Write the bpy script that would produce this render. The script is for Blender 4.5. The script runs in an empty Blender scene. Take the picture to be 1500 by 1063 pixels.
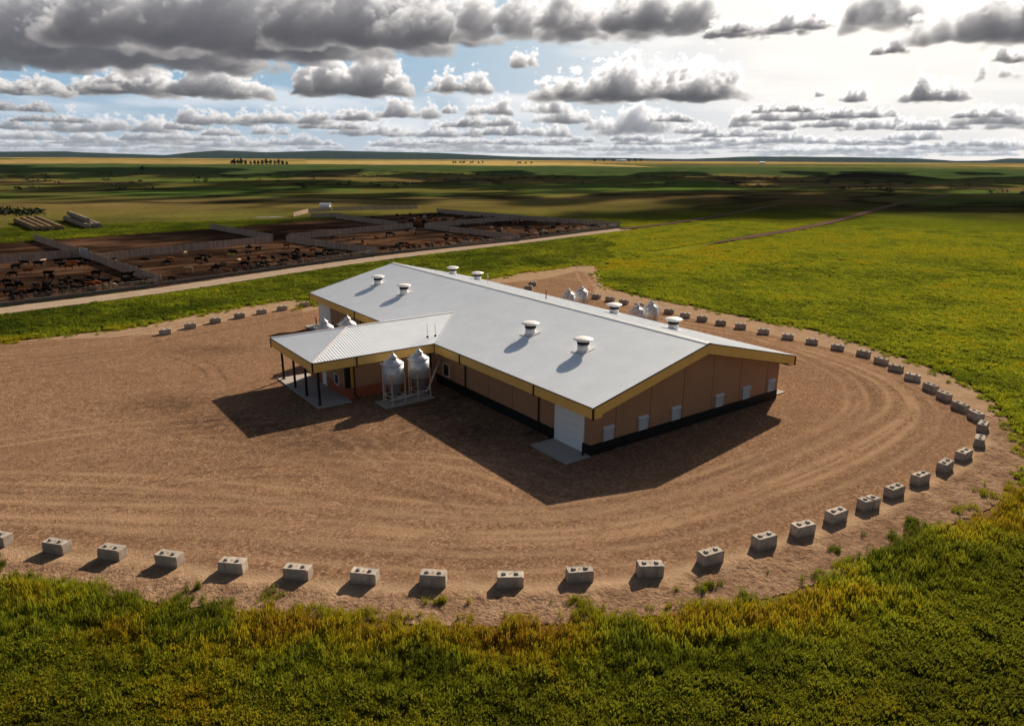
import bpy, math, random
import numpy as np
from mathutils import Vector, Matrix
R_ = math.radians
rng = np.random.default_rng(7); random.seed(7)
sc = bpy.context.scene
COL = sc.collection
PI = math.pi

# ------------------------------------------------------------------ camera
FPX, H = 1035.8, 23.5
CAM = np.array([-36.27, -38.65, H])
_y, _p, _r = R_(36.194), R_(16.03), R_(.347)
FW = np.array([math.sin(_y)*math.cos(_p), math.cos(_y)*math.cos(_p), -math.sin(_p)])
RT = np.array([math.cos(_y), -math.sin(_y), 0.]); UP = np.cross(RT, FW)
RT2 = math.cos(_r)*RT + math.sin(_r)*UP; UP2 = -math.sin(_r)*RT + math.cos(_r)*UP
def ray(u, v): return FW*FPX + (u-750)*RT2 - (v-531.5)*UP2
def at(u, v, z=0.):                       # survey: photo pixel -> point on the level plane z
    d = ray(u, v); return CAM + d*((z-H)/d[2])
def at2(u, v, z=0.): p = at(u, v, z); return (float(p[0]), float(p[1]))
cam_d = bpy.data.cameras.new('camera'); cam = bpy.data.objects.new('camera', cam_d); COL.objects.link(cam)
cam_d.sensor_width = 36; cam_d.lens = FPX/1500*36; cam_d.clip_start = .5; cam_d.clip_end = 80000
cam.matrix_world = Matrix(((RT2[0],UP2[0],-FW[0],CAM[0]),(RT2[1],UP2[1],-FW[1],CAM[1]),(RT2[2],UP2[2],-FW[2],CAM[2]),(0,0,0,1)))
sc.camera = cam
sc.view_settings.view_transform = 'Standard'; sc.view_settings.look = 'None'
sc.view_settings.gamma = 1; sc.view_settings.exposure = 0.52
sc.cycles.max_bounces = 6; sc.cycles.diffuse_bounces = 3; sc.cycles.glossy_bounces = 3
sc.cycles.transparent_max_bounces = 8; sc.cycles.use_denoising = True
SUN_AZ, SUN_EL = R_(64.4), R_(29.7)
SUN = np.array([math.sin(SUN_AZ)*math.cos(SUN_EL), math.cos(SUN_AZ)*math.cos(SUN_EL), math.sin(SUN_EL)])

# ------------------------------------------------------------------ noise
def _hash(ix, iy, s):
    n = (ix.astype(np.int64)*374761393 + iy.astype(np.int64)*668265263 + s*974634777) & 0x7fffffff
    n = ((n ^ (n >> 13))*1274126177) & 0x7fffffff
    return ((n ^ (n >> 16)) & 0xffff)/65535.
def vnoise(x, y, s=0):
    x0, y0 = np.floor(x), np.floor(y); fx, fy = x-x0, y-y0
    fx = fx*fx*(3-2*fx); fy = fy*fy*(3-2*fy)
    a = _hash(x0, y0, s); b = _hash(x0+1, y0, s); c = _hash(x0, y0+1, s); d = _hash(x0+1, y0+1, s)
    return a+(b-a)*fx+(c-a)*fy+(a-b-c+d)*fx*fy
def fbm(x, y, o=4, s=0):
    t = 0; a = .5; n = 0
    for i in range(o):
        t = t+a*vnoise(x*2**i, y*2**i, s+i*17); n += a; a *= .5
    return t/n
def sstep(a, b, x): t = np.clip((x-a)/(b-a), 0, 1); return t*t*(3-2*t)
def in_poly(x, y, P):
    P = np.asarray(P); r = np.zeros(x.shape, bool); j = len(P)-1
    for i in range(len(P)):
        xi, yi = P[i]; xj, yj = P[j]
        c = ((yi > y) != (yj > y)); r ^= c & (x < (xj-xi)*(y-yi)/((yj-yi) if yj != yi else 1e-9)+xi); j = i
    return r
def poly_dist(x, y, P, closed=True):
    P = np.asarray(P); best = np.full(x.shape, 1e9)
    n = len(P) if closed else len(P)-1
    for i in range(n):
        a = P[i]; b = P[(i+1) % len(P)]; d = b-a; L2 = (d*d).sum()+1e-9
        t = np.clip(((x-a[0])*d[0]+(y-a[1])*d[1])/L2, 0, 1)
        best = np.minimum(best, np.hypot(x-a[0]-t*d[0], y-a[1]-t*d[1]))
    return best
def spline(P, n=8, closed=False):
    P = np.asarray(P, float); m = len(P); out = []
    for i in range(m if closed else m-1):
        g = (lambda k: P[k % m]) if closed else (lambda k: P[min(max(k, 0), m-1)])
        a, b, c, d = g(i-1), g(i), g(i+1), g(i+2)
        for t in np.arange(n)/n:
            out.append(.5*((2*b)+(-a+c)*t+(2*a-5*b+4*c-d)*t*t+(-a+3*b-3*c+d)*t**3))
    if not closed: out.append(P[-1])
    return np.array(out)

# ------------------------------------------------------------------ materials
class NT:
    def __init__(s, name):
        s.m = bpy.data.materials.new(name); s.m.use_nodes = True; s.t = s.m.node_tree; s.t.nodes.clear()
        s.out = s.t.nodes.new('ShaderNodeOutputMaterial')
    def n(s, typ, ins=None, **kw):
        nd = s.t.nodes.new('ShaderNode'+typ)
        for k, v in kw.items(): setattr(nd, k, v)
        for k, v in (ins or {}).items():
            if hasattr(v, 'is_linked') or isinstance(v, bpy.types.NodeSocket): s.t.links.new(v, nd.inputs[k])
            else: nd.inputs[k].default_value = v
        return nd
    def coord(s): return s.n('TexCoord').outputs['Object']
    def pos(s): return s.n('NewGeometry').outputs['Position']
    def noise(s, vec, scale, detail=4, rough=.55, w=None):
        return s.n('TexNoise', {'Vector': vec, 'Scale': scale, 'Detail': detail, 'Roughness': rough}).outputs['Fac']
    def ramp(s, fac, stops):
        nd = s.n('ValToRGB', {'Fac': fac}); e = nd.color_ramp.elements
        while len(e) < len(stops): e.new(.5)
        for i, (p, c) in enumerate(stops):
            e[i].position = p; e[i].color = (*c, 1) if len(c) == 3 else c
        return nd.outputs['Color']
    def rng(s, v, a, b, c=0., d=1.): return s.n('MapRange', {'Value': v, 'From Min': a, 'From Max': b, 'To Min': c, 'To Max': d}).outputs['Result']
    def mix(s, f, a, b, mode='MIX'):
        nd = s.n('Mix', data_type='RGBA', blend_type=mode)
        for k, v in ((0, f), (6, a), (7, b)):
            if isinstance(v, bpy.types.NodeSocket): s.t.links.new(v, nd.inputs[k])
            else: nd.inputs[k].default_value = v if k == 0 else (*v, 1)
        return nd.outputs[2]
    def math(s, op, a, b=0.):
        nd = s.n('Math', operation=op)
        for k, v in ((0, a), (1, b)):
            if isinstance(v, bpy.types.NodeSocket): s.t.links.new(v, nd.inputs[k])
            else: nd.inputs[k].default_value = v
        return nd.outputs[0]
    def attr(s, name, kind='GEOMETRY'): return s.n('Attribute', attribute_name=name, attribute_type=kind)
    def bump(s, h, strength, dist): return s.n('Bump', {'Height': h, 'Strength': strength, 'Distance': dist}).outputs['Normal']
    def pbr(s, col, rough=.8, metal=0., normal=None, spec=.3):
        ins = {'Base Color': col if isinstance(col, bpy.types.NodeSocket) else (*col, 1), 'Roughness': rough, 'Metallic': metal, 'Specular IOR Level': spec}
        if normal: ins['Normal'] = normal
        return s.n('BsdfPrincipled', ins).outputs[0]
    def done(s, sh): s.t.links.new(sh, s.out.inputs['Surface']); return s.m

def m_plain(name, col, rough=.6, metal=0., var=.12, scale=1.5, bump=0., spec=.3, streak=False):
    t = NT(name); c = t.coord()
    if streak: c = t.n('Mapping', {'Vector': c, 'Scale': (6., 6., .5)}).outputs[0]
    n = t.noise(c, scale, 6, .6)
    lo = tuple(x*(1-var) for x in col); hi = tuple(min(1, x*(1+var)) for x in col)
    cc = t.ramp(n, [(.3, lo), (.7, hi)])
    nm = t.bump(t.noise(c, scale*14, 3), bump, .02) if bump else None
    return t.done(t.pbr(cc, rough, metal, nm, spec))
MAT = {}
MAT['roof'] = m_plain('painted_steel_roof', (.86, .90, .95), .34, .0, .04, .5, 0, .5)
MAT['roof_trim'] = m_plain('roof_trim_metal', (.62, .64, .67), .5, .0, .05, .5, 0, .5)
MAT['ridge'] = m_plain('ridge_closure', (.33, .35, .38), .5, .0, .2, 6)
MAT['gold'] = m_plain('gold_fascia_steel', (.80, .50, .14), .5, 0, .06, .8)
MAT['dark_trim'] = m_plain('dark_brown_trim', (.022, .014, .011), .5, 0, .1)
MAT['soffit'] = m_plain('soffit', (.20, .12, .05), .7)
MAT['black'] = m_plain('black_wainscot', (.006, .006, .007), .6, 0, .2, 3)
MAT['red'] = m_plain('rust_red_wainscot', (.33, .085, .035), .7, 0, .18, 2.5, .1)
MAT['orange'] = m_plain('orange_panel', (.62, .27, .04), .55)
MAT['white'] = m_plain('white_paint', (.74, .76, .78), .45, 0, .04, 1)
MAT['door'] = m_plain('overhead_door_white', (.78, .80, .82), .5, 0, .03, .6)
MAT['vent_white'] = m_plain('vent_white', (.78, .75, .74), .45, 0, .06, 3)
MAT['rubber'] = m_plain('black_band', (.012, .012, .012), .7)
MAT['louvre'] = m_plain('louvre_metal', (.55, .57, .60), .4, .3, .05)
MAT['glass'] = m_plain('dark_glass', (.012, .015, .02), .08, 0, .1, 1, 0, .6)
MAT['leg'] = m_plain('leg_painted', (.55, .38, .25), .6, 0, .12, 2)
MAT['hopper'] = m_plain('hopper_steel', (.23, .24, .25), .5, .2, .15, 3)
MAT['steel_post'] = m_plain('post_galvanised', (.42, .36, .30), .5, .3, .15, 2)
MAT['tube'] = m_plain('auger_tube', (.78, .78, .78), .4, .2, .1, 2)
MAT['pole_wood'] = m_plain('weathered_wood_pole', (.13, .10, .08), .8)
MAT['weld'] = m_plain('lug_concrete', (.34, .30, .26), .9, 0, .25, 8)
def m_siding():
    t = NT('brown_ribbed_siding'); c = t.coord(); s = t.n('SeparateXYZ', {'Vector': c})
    w = t.math('ADD', s.outputs[0], s.outputs[1])
    wv = t.math('SINE', t.math('MULTIPLY', w, 2*PI/.30))
    col = t.ramp(t.noise(c, .6, 5), [(.3, (.345, .188, .107)), (.7, (.39, .215, .122))])
    return t.done(t.pbr(col, .6, 0, t.bump(wv, .35, .02)))
MAT['siding'] = m_siding()
def m_galv():
    t = NT('galvanised_steel'); c = t.coord()
    v = t.n('TexVoronoi', {'Vector': c, 'Scale': 9.}).outputs['Color']
    n = t.noise(c, 3, 5)
    g = t.n('SeparateColor', {'Color': v}).outputs[0]
    col = t.ramp(t.math('ADD', t.math('MULTIPLY', g, .5), t.math('MULTIPLY', n, .5)), [(.25, (.52, .53, .55)), (.75, (.80, .80, .81))])
    z = t.n('SeparateXYZ', {'Vector': c}).outputs[2]
    wv = t.math('SINE', t.math('MULTIPLY', z, 2*PI/.085))
    return t.done(t.pbr(col, .36, .35, t.bump(wv, .3, .012)))
MAT['galv'] = m_galv()
def m_concrete(name, lo, hi, stain):
    t = NT(name); c = t.coord(); p = t.pos()
    oi = t.n('ObjectInfo').outputs['Random']
    cc = t.n('VectorMath', {0: c, 1: t.n('CombineXYZ', {0: t.math('MULTIPLY', oi, 37.), 1: t.math('MULTIPLY', oi, 91.)}).outputs[0]}, operation='ADD').outputs[0]
    n = t.noise(cc, 2.2, 8, .65)
    col = t.ramp(n, [(.28, lo), (.7, hi)])
    st = t.rng(t.noise(t.n('Mapping', {'Vector': cc, 'Scale': (3., 3., .7)}).outputs[0], 1.3, 4), .56, .72)
    col = t.mix(t.math('MULTIPLY', st, .55), col, stain)
    col = t.mix(t.rng(oi, 0, 1, 0, .5), col, tuple(x*.6 for x in lo))
    dirtz = t.rng(t.n('SeparateXYZ', {'Vector': c}).outputs[2], .0, .28, .6, 0.); col = t.mix(t.math('MULTIPLY', dirtz, t.rng(n, .3, .6)), col, (.24, .145, .08))
    return t.done(t.pbr(col, .92, 0, t.bump(t.noise(cc, 22, 4), .35, .02), .15))
MAT['block'] = m_concrete('cast_concrete', (.30, .255, .21), (.60, .52, .44), (.23, .14, .07))
MAT['pad'] = m_concrete('slab_concrete', (.40, .38, .36), (.54, .52, .49), (.28, .24, .20))
MAT['bunk'] = m_concrete('bunk_concrete', (.10, .09, .08), (.2, .18, .16), (.05, .04, .03))
def m_boards():
    t = NT('weathered_board_fence'); c = t.attr('bx').outputs['Fac']
    cell = t.math('FLOOR', t.math('MULTIPLY', c, 1/.2))
    w = t.n('TexWhiteNoise', {'W': cell}, noise_dimensions='1D').outputs['Value']
    n = t.noise(t.pos(), 1.5, 4)
    f = t.math('ADD', t.math('MULTIPLY', w, .6), t.math('MULTIPLY', n, .5))
    col = t.ramp(f, [(.1, (.30, .205, .155)), (.9, (.58, .43, .34))])
    return t.done(t.pbr(col, .9, 0, None, 0.))
MAT['boards'] = m_boards()
def m_yard():
    t = NT('gravel_and_dirt'); c = t.pos()
    dirt = t.attr('dirt').outputs['Fac']; trk = t.attr('track').outputs['Fac']; wet = t.attr('wet').outputs['Fac']
    big = t.noise(c, .06, 5, .6); mid = t.noise(c, .5, 5, .6); peb = t.noise(c, 5.2, 4, .8)
    vor = t.n('TexVoronoi', {'Vector': c, 'Scale': 5.5}); vc = t.n('SeparateColor', {'Color': vor.outputs['Color']}).outputs[0]
    pe = t.math('ADD', t.math('MULTIPLY', peb, .6), t.math('MULTIPLY', vc, .4))
    gcol = t.ramp(pe, [(.22, (.074, .040, .024)), (.45, (.222, .128, .076)), (.62, (.325, .195, .117)), (.82, (.53, .36, .24))])
    gcol = t.mix(t.rng(big, .3, .7, 0, .45), gcol, (.255, .146, .085))
    gcol = t.mix(t.rng(mid, .35, .7, 0, .55), gcol, (.170, .096, .058))
    tcol = t.ramp(peb, [(.3, (.30, .188, .112)), (.7, (.43, .28, .17))])
    gcol = t.mix(t.math('MULTIPLY', trk, t.rng(mid, .3, .6, .5, 1.)), gcol, tcol)
    dcol = t.ramp(t.math('ADD', t.math('MULTIPLY', mid, .6), t.math('MULTIPLY', peb, .4)), [(.3, (.145, .083, .052)), (.5, (.285, .178, .110)), (.68, (.43, .285, .182))])
    dcol = t.mix(t.math('SUBTRACT', .55, t.math('MULTIPLY', t.attr('rough').outputs['Fac'], .55)), dcol, (.45, .315, .20))
    clod = t.rng(t.noise(c, 2.2, 4, .7), .52, .66)
    dcol = t.mix(t.math('MULTIPLY', clod, t.math('MULTIPLY', t.attr('rough').outputs['Fac'], .75)), dcol, (.075, .042, .029))
    col = t.mix(dirt, gcol, dcol)
    col = t.mix(t.math('MULTIPLY', wet, t.rng(t.noise(c, 1.1, 5, .65), .38, .58, .25, 1.)), col, (.055, .034, .024))
    e = t.attr('edge').outputs['Fac']
    al = t.math('GREATER_THAN', t.math('ADD', t.math('ADD', e, .85), t.math('MULTIPLY', t.math('SUBTRACT', t.noise(c, .9, 5, .7), .5), 1.3)), .0)
    h = t.math('ADD', peb, t.math('MULTIPLY', t.noise(c, 2.4, 4, .7), t.math('ADD', t.math('MULTIPLY', t.attr('rough').outputs['Fac'], 3.), .25)))
    b = t.pbr(col, .95, 0, t.bump(h, .9, .11), .0)
    mx = t.n('MixShader', {0: al, 1: t.n('BsdfTransparent').outputs[0], 2: b})
    return t.done(mx.outputs[0])
MAT['yard'] = m_yard()
def m_road(name, lo, hi):
    t = NT(name); c = t.pos(); n = t.noise(c, .35, 6, .65); trk = t.attr('track').outputs['Fac']
    col = t.ramp(n, [(.3, lo), (.7, hi)])
    col = t.mix(t.math('MULTIPLY', trk, .4), col, tuple(min(1, x*1.35) for x in hi))
    e = t.attr('edge').outputs['Fac']
    al = t.math('GREATER_THAN', t.math('ADD', e, t.math('MULTIPLY', t.math('SUBTRACT', t.noise(c, .5, 4, .7), .5), 2.)), 0.)
    b = t.pbr(col, .95, 0, t.bump(t.noise(c, 2, 4), .5, .1), 0.)
    return t.done(t.n('MixShader', {0: al, 1: t.n('BsdfTransparent').outputs[0], 2: b}).outputs[0])
MAT['road'] = m_road('lot_road_gravel', (.27, .20, .145), (.37, .285, .215))
MAT['trail'] = m_road('trail_dirt', (.085, .050, .040), (.14, .088, .068))
def m_mud():
    t = NT('feedlot_mud'); c = t.pos()
    a = t.noise(c, .035, 6, .6); b = t.noise(t.n('Mapping', {'Vector': c, 'Rotation': (0, 0, R_(-14)), 'Scale': (.35, 1.4, 1)}).outputs[0], .12, 6, .65)
    f = t.math('ADD', t.math('MULTIPLY', a, .5), t.math('MULTIPLY', b, .5))
    col = t.ramp(f, [(.38, (.012, .007, .005)), (.49, (.032, .018, .012)), (.57, (.105, .056, .034)), (.70, (.165, .092, .056))])
    return t.done(t.pbr(col, .9, 0, t.bump(t.noise(c, .8, 5, .7), .8, .3), 0.))
MAT['mud'] = m_mud()
def m_ground():
    t = NT('prairie_ground'); c = t.pos(); tone = t.attr('tone').outputs['Color']; near = t.attr('near').outputs['Fac']
    n1 = t.noise(c, .02, 8, .62); n2 = t.noise(c, .35, 5, .7); n3 = t.noise(c, 1.6, 4, .7)
    col = t.mix(1., tone, t.ramp(n1, [(.3, (.62, .62, .62)), (.7, (1.35, 1.3, 1.2))]), 'MULTIPLY')
    f = t.math('ADD', t.math('MULTIPLY', n2, .55), t.math('MULTIPLY', n3, .45))
    col = t.mix(near, col, t.mix(1., col, t.ramp(f, [(.34, (.38, .42, .4)), (.62, (1.45, 1.4, 1.35))]), 'MULTIPLY'))
    return t.done(t.pbr(col, .95, 0, t.bump(f, .8, .35), 0.))
MAT['ground'] = m_ground()
def m_leaf(name, stops, transl=.48):
    t = NT(name); tint = t.attr('tint', 'INSTANCER').outputs['Fac']
    z = t.n('SeparateXYZ', {'Vector': t.coord()}).outputs[2]
    f = t.math('ADD', tint, t.math('MULTIPLY', t.math('SUBTRACT', t.noise(t.pos(), 2.5, 3), .5), .35))
    col = t.ramp(f, stops)
    col = t.mix(t.attr('dark', 'INSTANCER').outputs['Fac'], col, t.mix(1., col, (.62, .57, .66), 'MULTIPLY'))  # foreground tufts dimmed: vignette darkening put into the leaf colour
    d = t.n('BsdfDiffuse', {'Color': col, 'Roughness': .8}).outputs[0]
    tr = t.n('BsdfTranslucent', {'Color': t.mix(1., col, (1.15, 1.15, .8), 'MULTIPLY')}).outputs[0]
    return t.done(t.n('MixShader', {0: transl, 1: d, 2: tr}).outputs[0])
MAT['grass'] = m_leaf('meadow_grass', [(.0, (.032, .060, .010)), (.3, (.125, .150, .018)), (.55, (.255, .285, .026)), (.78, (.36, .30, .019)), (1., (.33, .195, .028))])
def m_foliage(name, lo, hi):
    t = NT(name); col = t.ramp(t.noise(t.pos(), .3, 4), [(.35, lo), (.65, hi)])
    return t.done(t.pbr(col, .9, 0, None, .1))
MAT['scrub'] = m_foliage('scrub_leaf', (.020, .030, .011), (.05, .065, .022))
MAT['bark'] = m_plain('bark', (.05, .04, .03), .9)
MAT['cow_black'] = m_plain('cow_black', (.010, .008, .008), .7, 0, .3, 2, 0, .02)
MAT['cow_red'] = m_plain('cow_red', (.21, .062, .022), .7, 0, .25, 2, 0, .02)
MAT['cow_tan'] = m_plain('cow_tan', (.42, .27, .17), .7, 0, .25, 2, 0, .02)
MAT['straw'] = m_plain('straw_weathered', (.22, .155, .085), .95, 0, .35, 2.5, .5, .05)
MAT['straw_grey'] = m_plain('straw_grey', (.27, .22, .165), .95, 0, .35, 2.5, .5, .05)

# ------------------------------------------------------------------ mesh builder
class MB:
    def __init__(s): s.v = []; s.f = []; s.sm = []
    def add(s, vs, fs, smooth=False):
        o = len(s.v); s.v += [tuple(map(float, p)) for p in vs]
        s.f += [tuple(i+o for i in f) for f in fs]; s.sm += [smooth]*len(fs); return s
    def box(s, a, b, M=None):
        (x0, y0, z0), (x1, y1, z1) = a, b
        vs = [(x0,y0,z0),(x1,y0,z0),(x1,y1,z0),(x0,y1,z0),(x0,y0,z1),(x1,y0,z1),(x1,y1,z1),(x0,y1,z1)]
        if M is not None: vs = [tuple(M @ Vector(p)) for p in vs]
        return s.add(vs, [(0,3,2,1),(4,5,6,7),(0,1,5,4),(1,2,6,5),(2,3,7,6),(3,0,4,7)])
    def bar(s, p, q, w, h=None, up=(0,0,1)):             # box beam between two points
        p, q = Vector(p), Vector(q); d = (q-p).normalized(); u = Vector(up)
        if abs(d.dot(u)) > .98: u = Vector((1,0,0))
        r = d.cross(u).normalized(); u = r.cross(d); h = w if h is None else h
        c = [(-w/2,-h/2),(w/2,-h/2),(w/2,h/2),(-w/2,h/2)]
        vs = [p+r*a+u*b for a, b in c]+[q+r*a+u*b for a, b in c]
        return s.add(vs, [(0,3,2,1),(4,5,6,7),(0,1,5,4),(1,2,6,5),(2,3,7,6),(3,0,4,7)])
    def tube(s, pts, r, n=10, cap=True):
        pts = [Vector(p) for p in pts]; rs = r if isinstance(r, (list, tuple)) else [r]*len(pts); vs = []; fs = []
        ref = None
        for i, p in enumerate(pts):
            d = (pts[min(i+1, len(pts)-1)]-pts[max(i-1, 0)]).normalized()
            if ref is None: ref = Vector((0,0,1)) if abs(d.z) < .9 else Vector((1,0,0))
            a = d.cross(ref).normalized(); b = a.cross(d); ref = b
            for k in range(n):
                t = 2*PI*k/n; vs.append(p+(a*math.cos(t)+b*math.sin(t))*rs[i])
        for i in range(len(pts)-1):
            for k in range(n): fs.append((i*n+k, i*n+(k+1) % n, (i+1)*n+(k+1) % n, (i+1)*n+k))
        s.add(vs, fs, True)
        if cap:
            o = len(s.v)-len(vs); m = (len(pts)-1)*n
            s.f += [tuple(o+k for k in range(n)), tuple(o+m+k for k in reversed(range(n)))]; s.sm += [False, False]
        return s
    def lathe(s, prof, c=(0,0,0), n=28, smooth=True):
        vs = []; fs = []
        for r, z in prof:
            for k in range(n): t = 2*PI*k/n; vs.append((c[0]+r*math.cos(t), c[1]+r*math.sin(t), c[2]+z))
        for i in range(len(prof)-1):
            for k in range(n): fs.append((i*n+k, i*n+(k+1) % n, (i+1)*n+(k+1) % n, (i+1)*n+k))
        s.add(vs, fs, smooth); o = len(s.v)-len(vs); m = (len(prof)-1)*n
        s.f += [tuple(o+k for k in reversed(range(n))), tuple(o+m+k for k in range(n))]; s.sm += [False, False]
        return s
    def poly(s, pts, th=None):
        return s.add(pts, [tuple(range(len(pts)))])
    def prism(s, pts, off):                               # closed solid: polygon extruded by a vector
        n = len(pts); off = Vector(off); vs = [Vector(p) for p in pts]+[Vector(p)+off for p in pts]
        return s.add(vs, [tuple(reversed(range(n))), tuple(range(n, 2*n))]+[(i, (i+1) % n, n+(i+1) % n, n+i) for i in range(n)])
    def build(s, name, mat, parent=None, loc=None, fixn=True):
        me = bpy.data.meshes.new(name); me.from_pydata(s.v, [], s.f)
        me.polygons.foreach_set('use_smooth', s.sm)
        if fixn:
            import bmesh
            b = bmesh.new(); b.from_mesh(me); bmesh.ops.recalc_face_normals(b, faces=b.faces); b.to_mesh(me); b.free()
        me.materials.append(mat); o = bpy.data.objects.new(name, me); COL.objects.link(o)
        if parent is not None: o.parent = parent
        if loc is not None: o.location = loc
        return o
def tag(o, label=None, cat=None, group=None, kind=None):
    if label: o['label'] = label
    if cat: o['category'] = cat
    if group: o['group'] = group
    if kind: o['kind'] = kind
    return o
def thing(name, label, cat, loc=(0,0,0), rz=0., group=None):
    o = bpy.data.objects.new(name, None); COL.objects.link(o); o.location = loc; o.rotation_euler = (0, 0, rz)
    o.empty_display_size = .3
    return tag(o, label, cat, group)
def dup(o, parent=None):
    c = o.copy(); COL.objects.link(c)
    if parent is not None: c.parent = parent
    for ch in list(o.children): dup(ch, c)
    return c
def np_mesh(name, V, F, mat, attrs=None, smooth=True):
    """numpy quads/tris -> object"""
    me = bpy.data.meshes.new(name); V = np.asarray(V, np.float32); F = np.asarray(F, np.int32); k = F.shape[1]
    me.vertices.add(len(V)); me.vertices.foreach_set('co', V.ravel())
    me.loops.add(F.size); me.loops.foreach_set('vertex_index', F.ravel())
    me.polygons.add(len(F)); me.polygons.foreach_set('loop_start', np.arange(0, F.size, k, dtype=np.int32))
    me.update(calc_edges=True); me.polygons.foreach_set('use_smooth', np.full(len(F), smooth))
    for an, arr in (attrs or {}).items():
        arr = np.asarray(arr, np.float32)
        if arr.ndim == 1: me.attributes.new(an, 'FLOAT', 'POINT').data.foreach_set('value', arr)
        else:
            a4 = np.ones((len(arr), 4), np.float32); a4[:, :3] = arr
            me.attributes.new(an, 'FLOAT_COLOR', 'POINT').data.foreach_set('color', a4.ravel())
    if mat: me.materials.append(mat)
    o = bpy.data.objects.new(name, me); COL.objects.link(o); return o
def struct(o): o['kind'] = 'structure'; return o

SKY_K, CLOUD_K = .045, .25
# ------------------------------------------------------------------ concrete block survey (front bottom edge of each block, photo pixels)
BLK = [((-26,797),(10,804)),((61,809.6),(94,815)),((142.4,819.6),(176.4,823.6)),((225.6,828),(261,833)),((319,839.6),(356,842.6)),((413.6,849),(453,851.6)),
 ((512,855),(552,858)),((613.6,860.5),(653.6,861.5)),((727,862),(768,861.6)),((830.4,855.6),(870.4,853)),((935,847.6),(972.4,846)),((1031,831),(1060,823.6)),
 ((1111,807.6),(1138,800.6)),((1169,789),(1193,782.4)),((1221,769),(1240,762)),((1266,751),(1289,744)),((1307,732),(1325,724)),((1345,714),(1363,706)),
 ((1384,695),(1397,687)),((1412,677),(1424,670)),((1441,660),(1447,644)),((1441,634),(1449,637)),((1415.6,610),(1428.6,617.6)),((1394.5,598),(1408,603)),
 ((1370.7,581.4),(1384,587.6)),((1347,568),(1368.6,577)),((1324,555.5),(1345,559.7)),((1300,542),(1320,546)),((1278.6,530.7),(1295.6,535.5)),((1252.8,520.4),(1272.4,524.5)),
 ((1216,512),(1234.6,514.8)),((1179.4,503.6),(1198,505.6)),((1144.4,496.6),(1162.4,498.4)),((1109,489),(1127.4,490.4)),((1075.6,481.6),(1093.6,482.8)),((1047,476),(1064,477.4)),
 ((1019.6,470),(1036,471.4)),((995,464.8),(1011,466)),((971.5,459),(986.4,460.5)),((950,454.3),(965,456)),((928,449.6),(942.4,451)),((905,444.8),(919,446.7)),((885.6,440.8),(898.4,442.4)),((865.6,437),(878.4,438.4)),
 ((766.7,424.5),(780,425)),((773.5,418.5),(786,419)),
 ((233.2,491.3),(251.9,489.4)),((270.6,482.5),(288.1,480.7)),((307.7,474.5),(324.7,472.8)),((343.4,467.2),(359.2,465.9)),((375.8,460.7),(391.5,459.6)),((405.9,455.8),(421.6,454.5)),((438.9,450.4),(453.9,449.3))]
BL = 1.53; BLOCKS = []
for k, (a, b) in enumerate(BLK):
    A = at(*a)[:2]; B = at(*b)[:2]; d = B-A; d /= np.linalg.norm(d); m = (A+B)/2; nrm = np.array([-d[1], d[0]])
    if k == 20: d = np.array(at(1449,636)[:2])-np.array(at(1441,660)[:2]); d /= np.linalg.norm(d); nrm = np.array([-d[1], d[0]]); m = at(1440,657)[:2]+d*.7
    if k == 21: d = np.array(at(1446,625)[:2])-np.array(at(1438,638)[:2]); d /= np.linalg.norm(d); nrm = np.array([-d[1], d[0]]); m = at(1444,634)[:2]+d*.6
    if nrm @ (m-CAM[:2]) < 0: nrm = -nrm
    BLOCKS.append((m+nrm*.38, math.atan2(d[1], d[0])))
CEN = [b[0] for b in BLOCKS]

# ------------------------------------------------------------------ outlines on the ground
W_, L_, He, Hr, hf = 27.33, 60.96, 4.72, 8.0, .966
YARD = spline([at2(*q) for q in [(-330,812),(-120,822),(0,836),(150,858),(300,876),(480,890),(620,900),(760,902),(900,891),(1010,882),(1100,866),(1180,843),(1250,815),(1350,772),(1430,737),
   (1480,706),(1493,682),(1482,652),(1452,602),(1420,572),(1380,551),(1300,521),(1200,489),(1100,469),(1000,448),(930,434),(893,424),(876,414),(871,402),(868,391),(845,391),(810,396),(760,402),(735,407)]]
   +[(20,78),(2,72)]+[at2(*q) for q in [(440,441),(380,448),(300,461),(200,481),(100,493),(0,505),(-150,523),(-400,560)]], 6, True)
RING = np.array([at2(-330,790)]+[tuple(c) for c in CEN[:44]]+[at2(*q) for q in [(868,400),(845,397),(800,408)]]+[(20,76),(2,70)]+[tuple(c) for c in CEN[:45:-1]]+[at2(-200,512),at2(-400,545)])
ROAD_C = spline([at2(*q) for q in [(-420,506),(-150,475),(0,455.5),(235,425.5),(480,389),(600,373),(760,354.5),(850,343.5),(916,335.5)]], 8)
ROAD_D = spline([at2(*q) for q in [(910,336),(950,332),(990,327),(1040,319),(1090,310),(1130,303),(1170,298),(1260,293),(1340,288),(1420,285)]], 8)
TRAIL = spline([at2(*q) for q in [(960,371),(1000,365),(1040,358),(1075,352),(1110,346),(1180,334),(1240,320),(1300,304),(1360,293),(1420,284),(1500,276),(1600,268)]], 8)
LOT = np.array([at2(*q) for q in [(-300,488),(0,449),(235,420),(480,385),(600,370),(760,352.5),(905,334),(908,331.5),(760,321.5),(640,311.5),(490,320),(310,336),(0,357),(-300,378)]])
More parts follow.
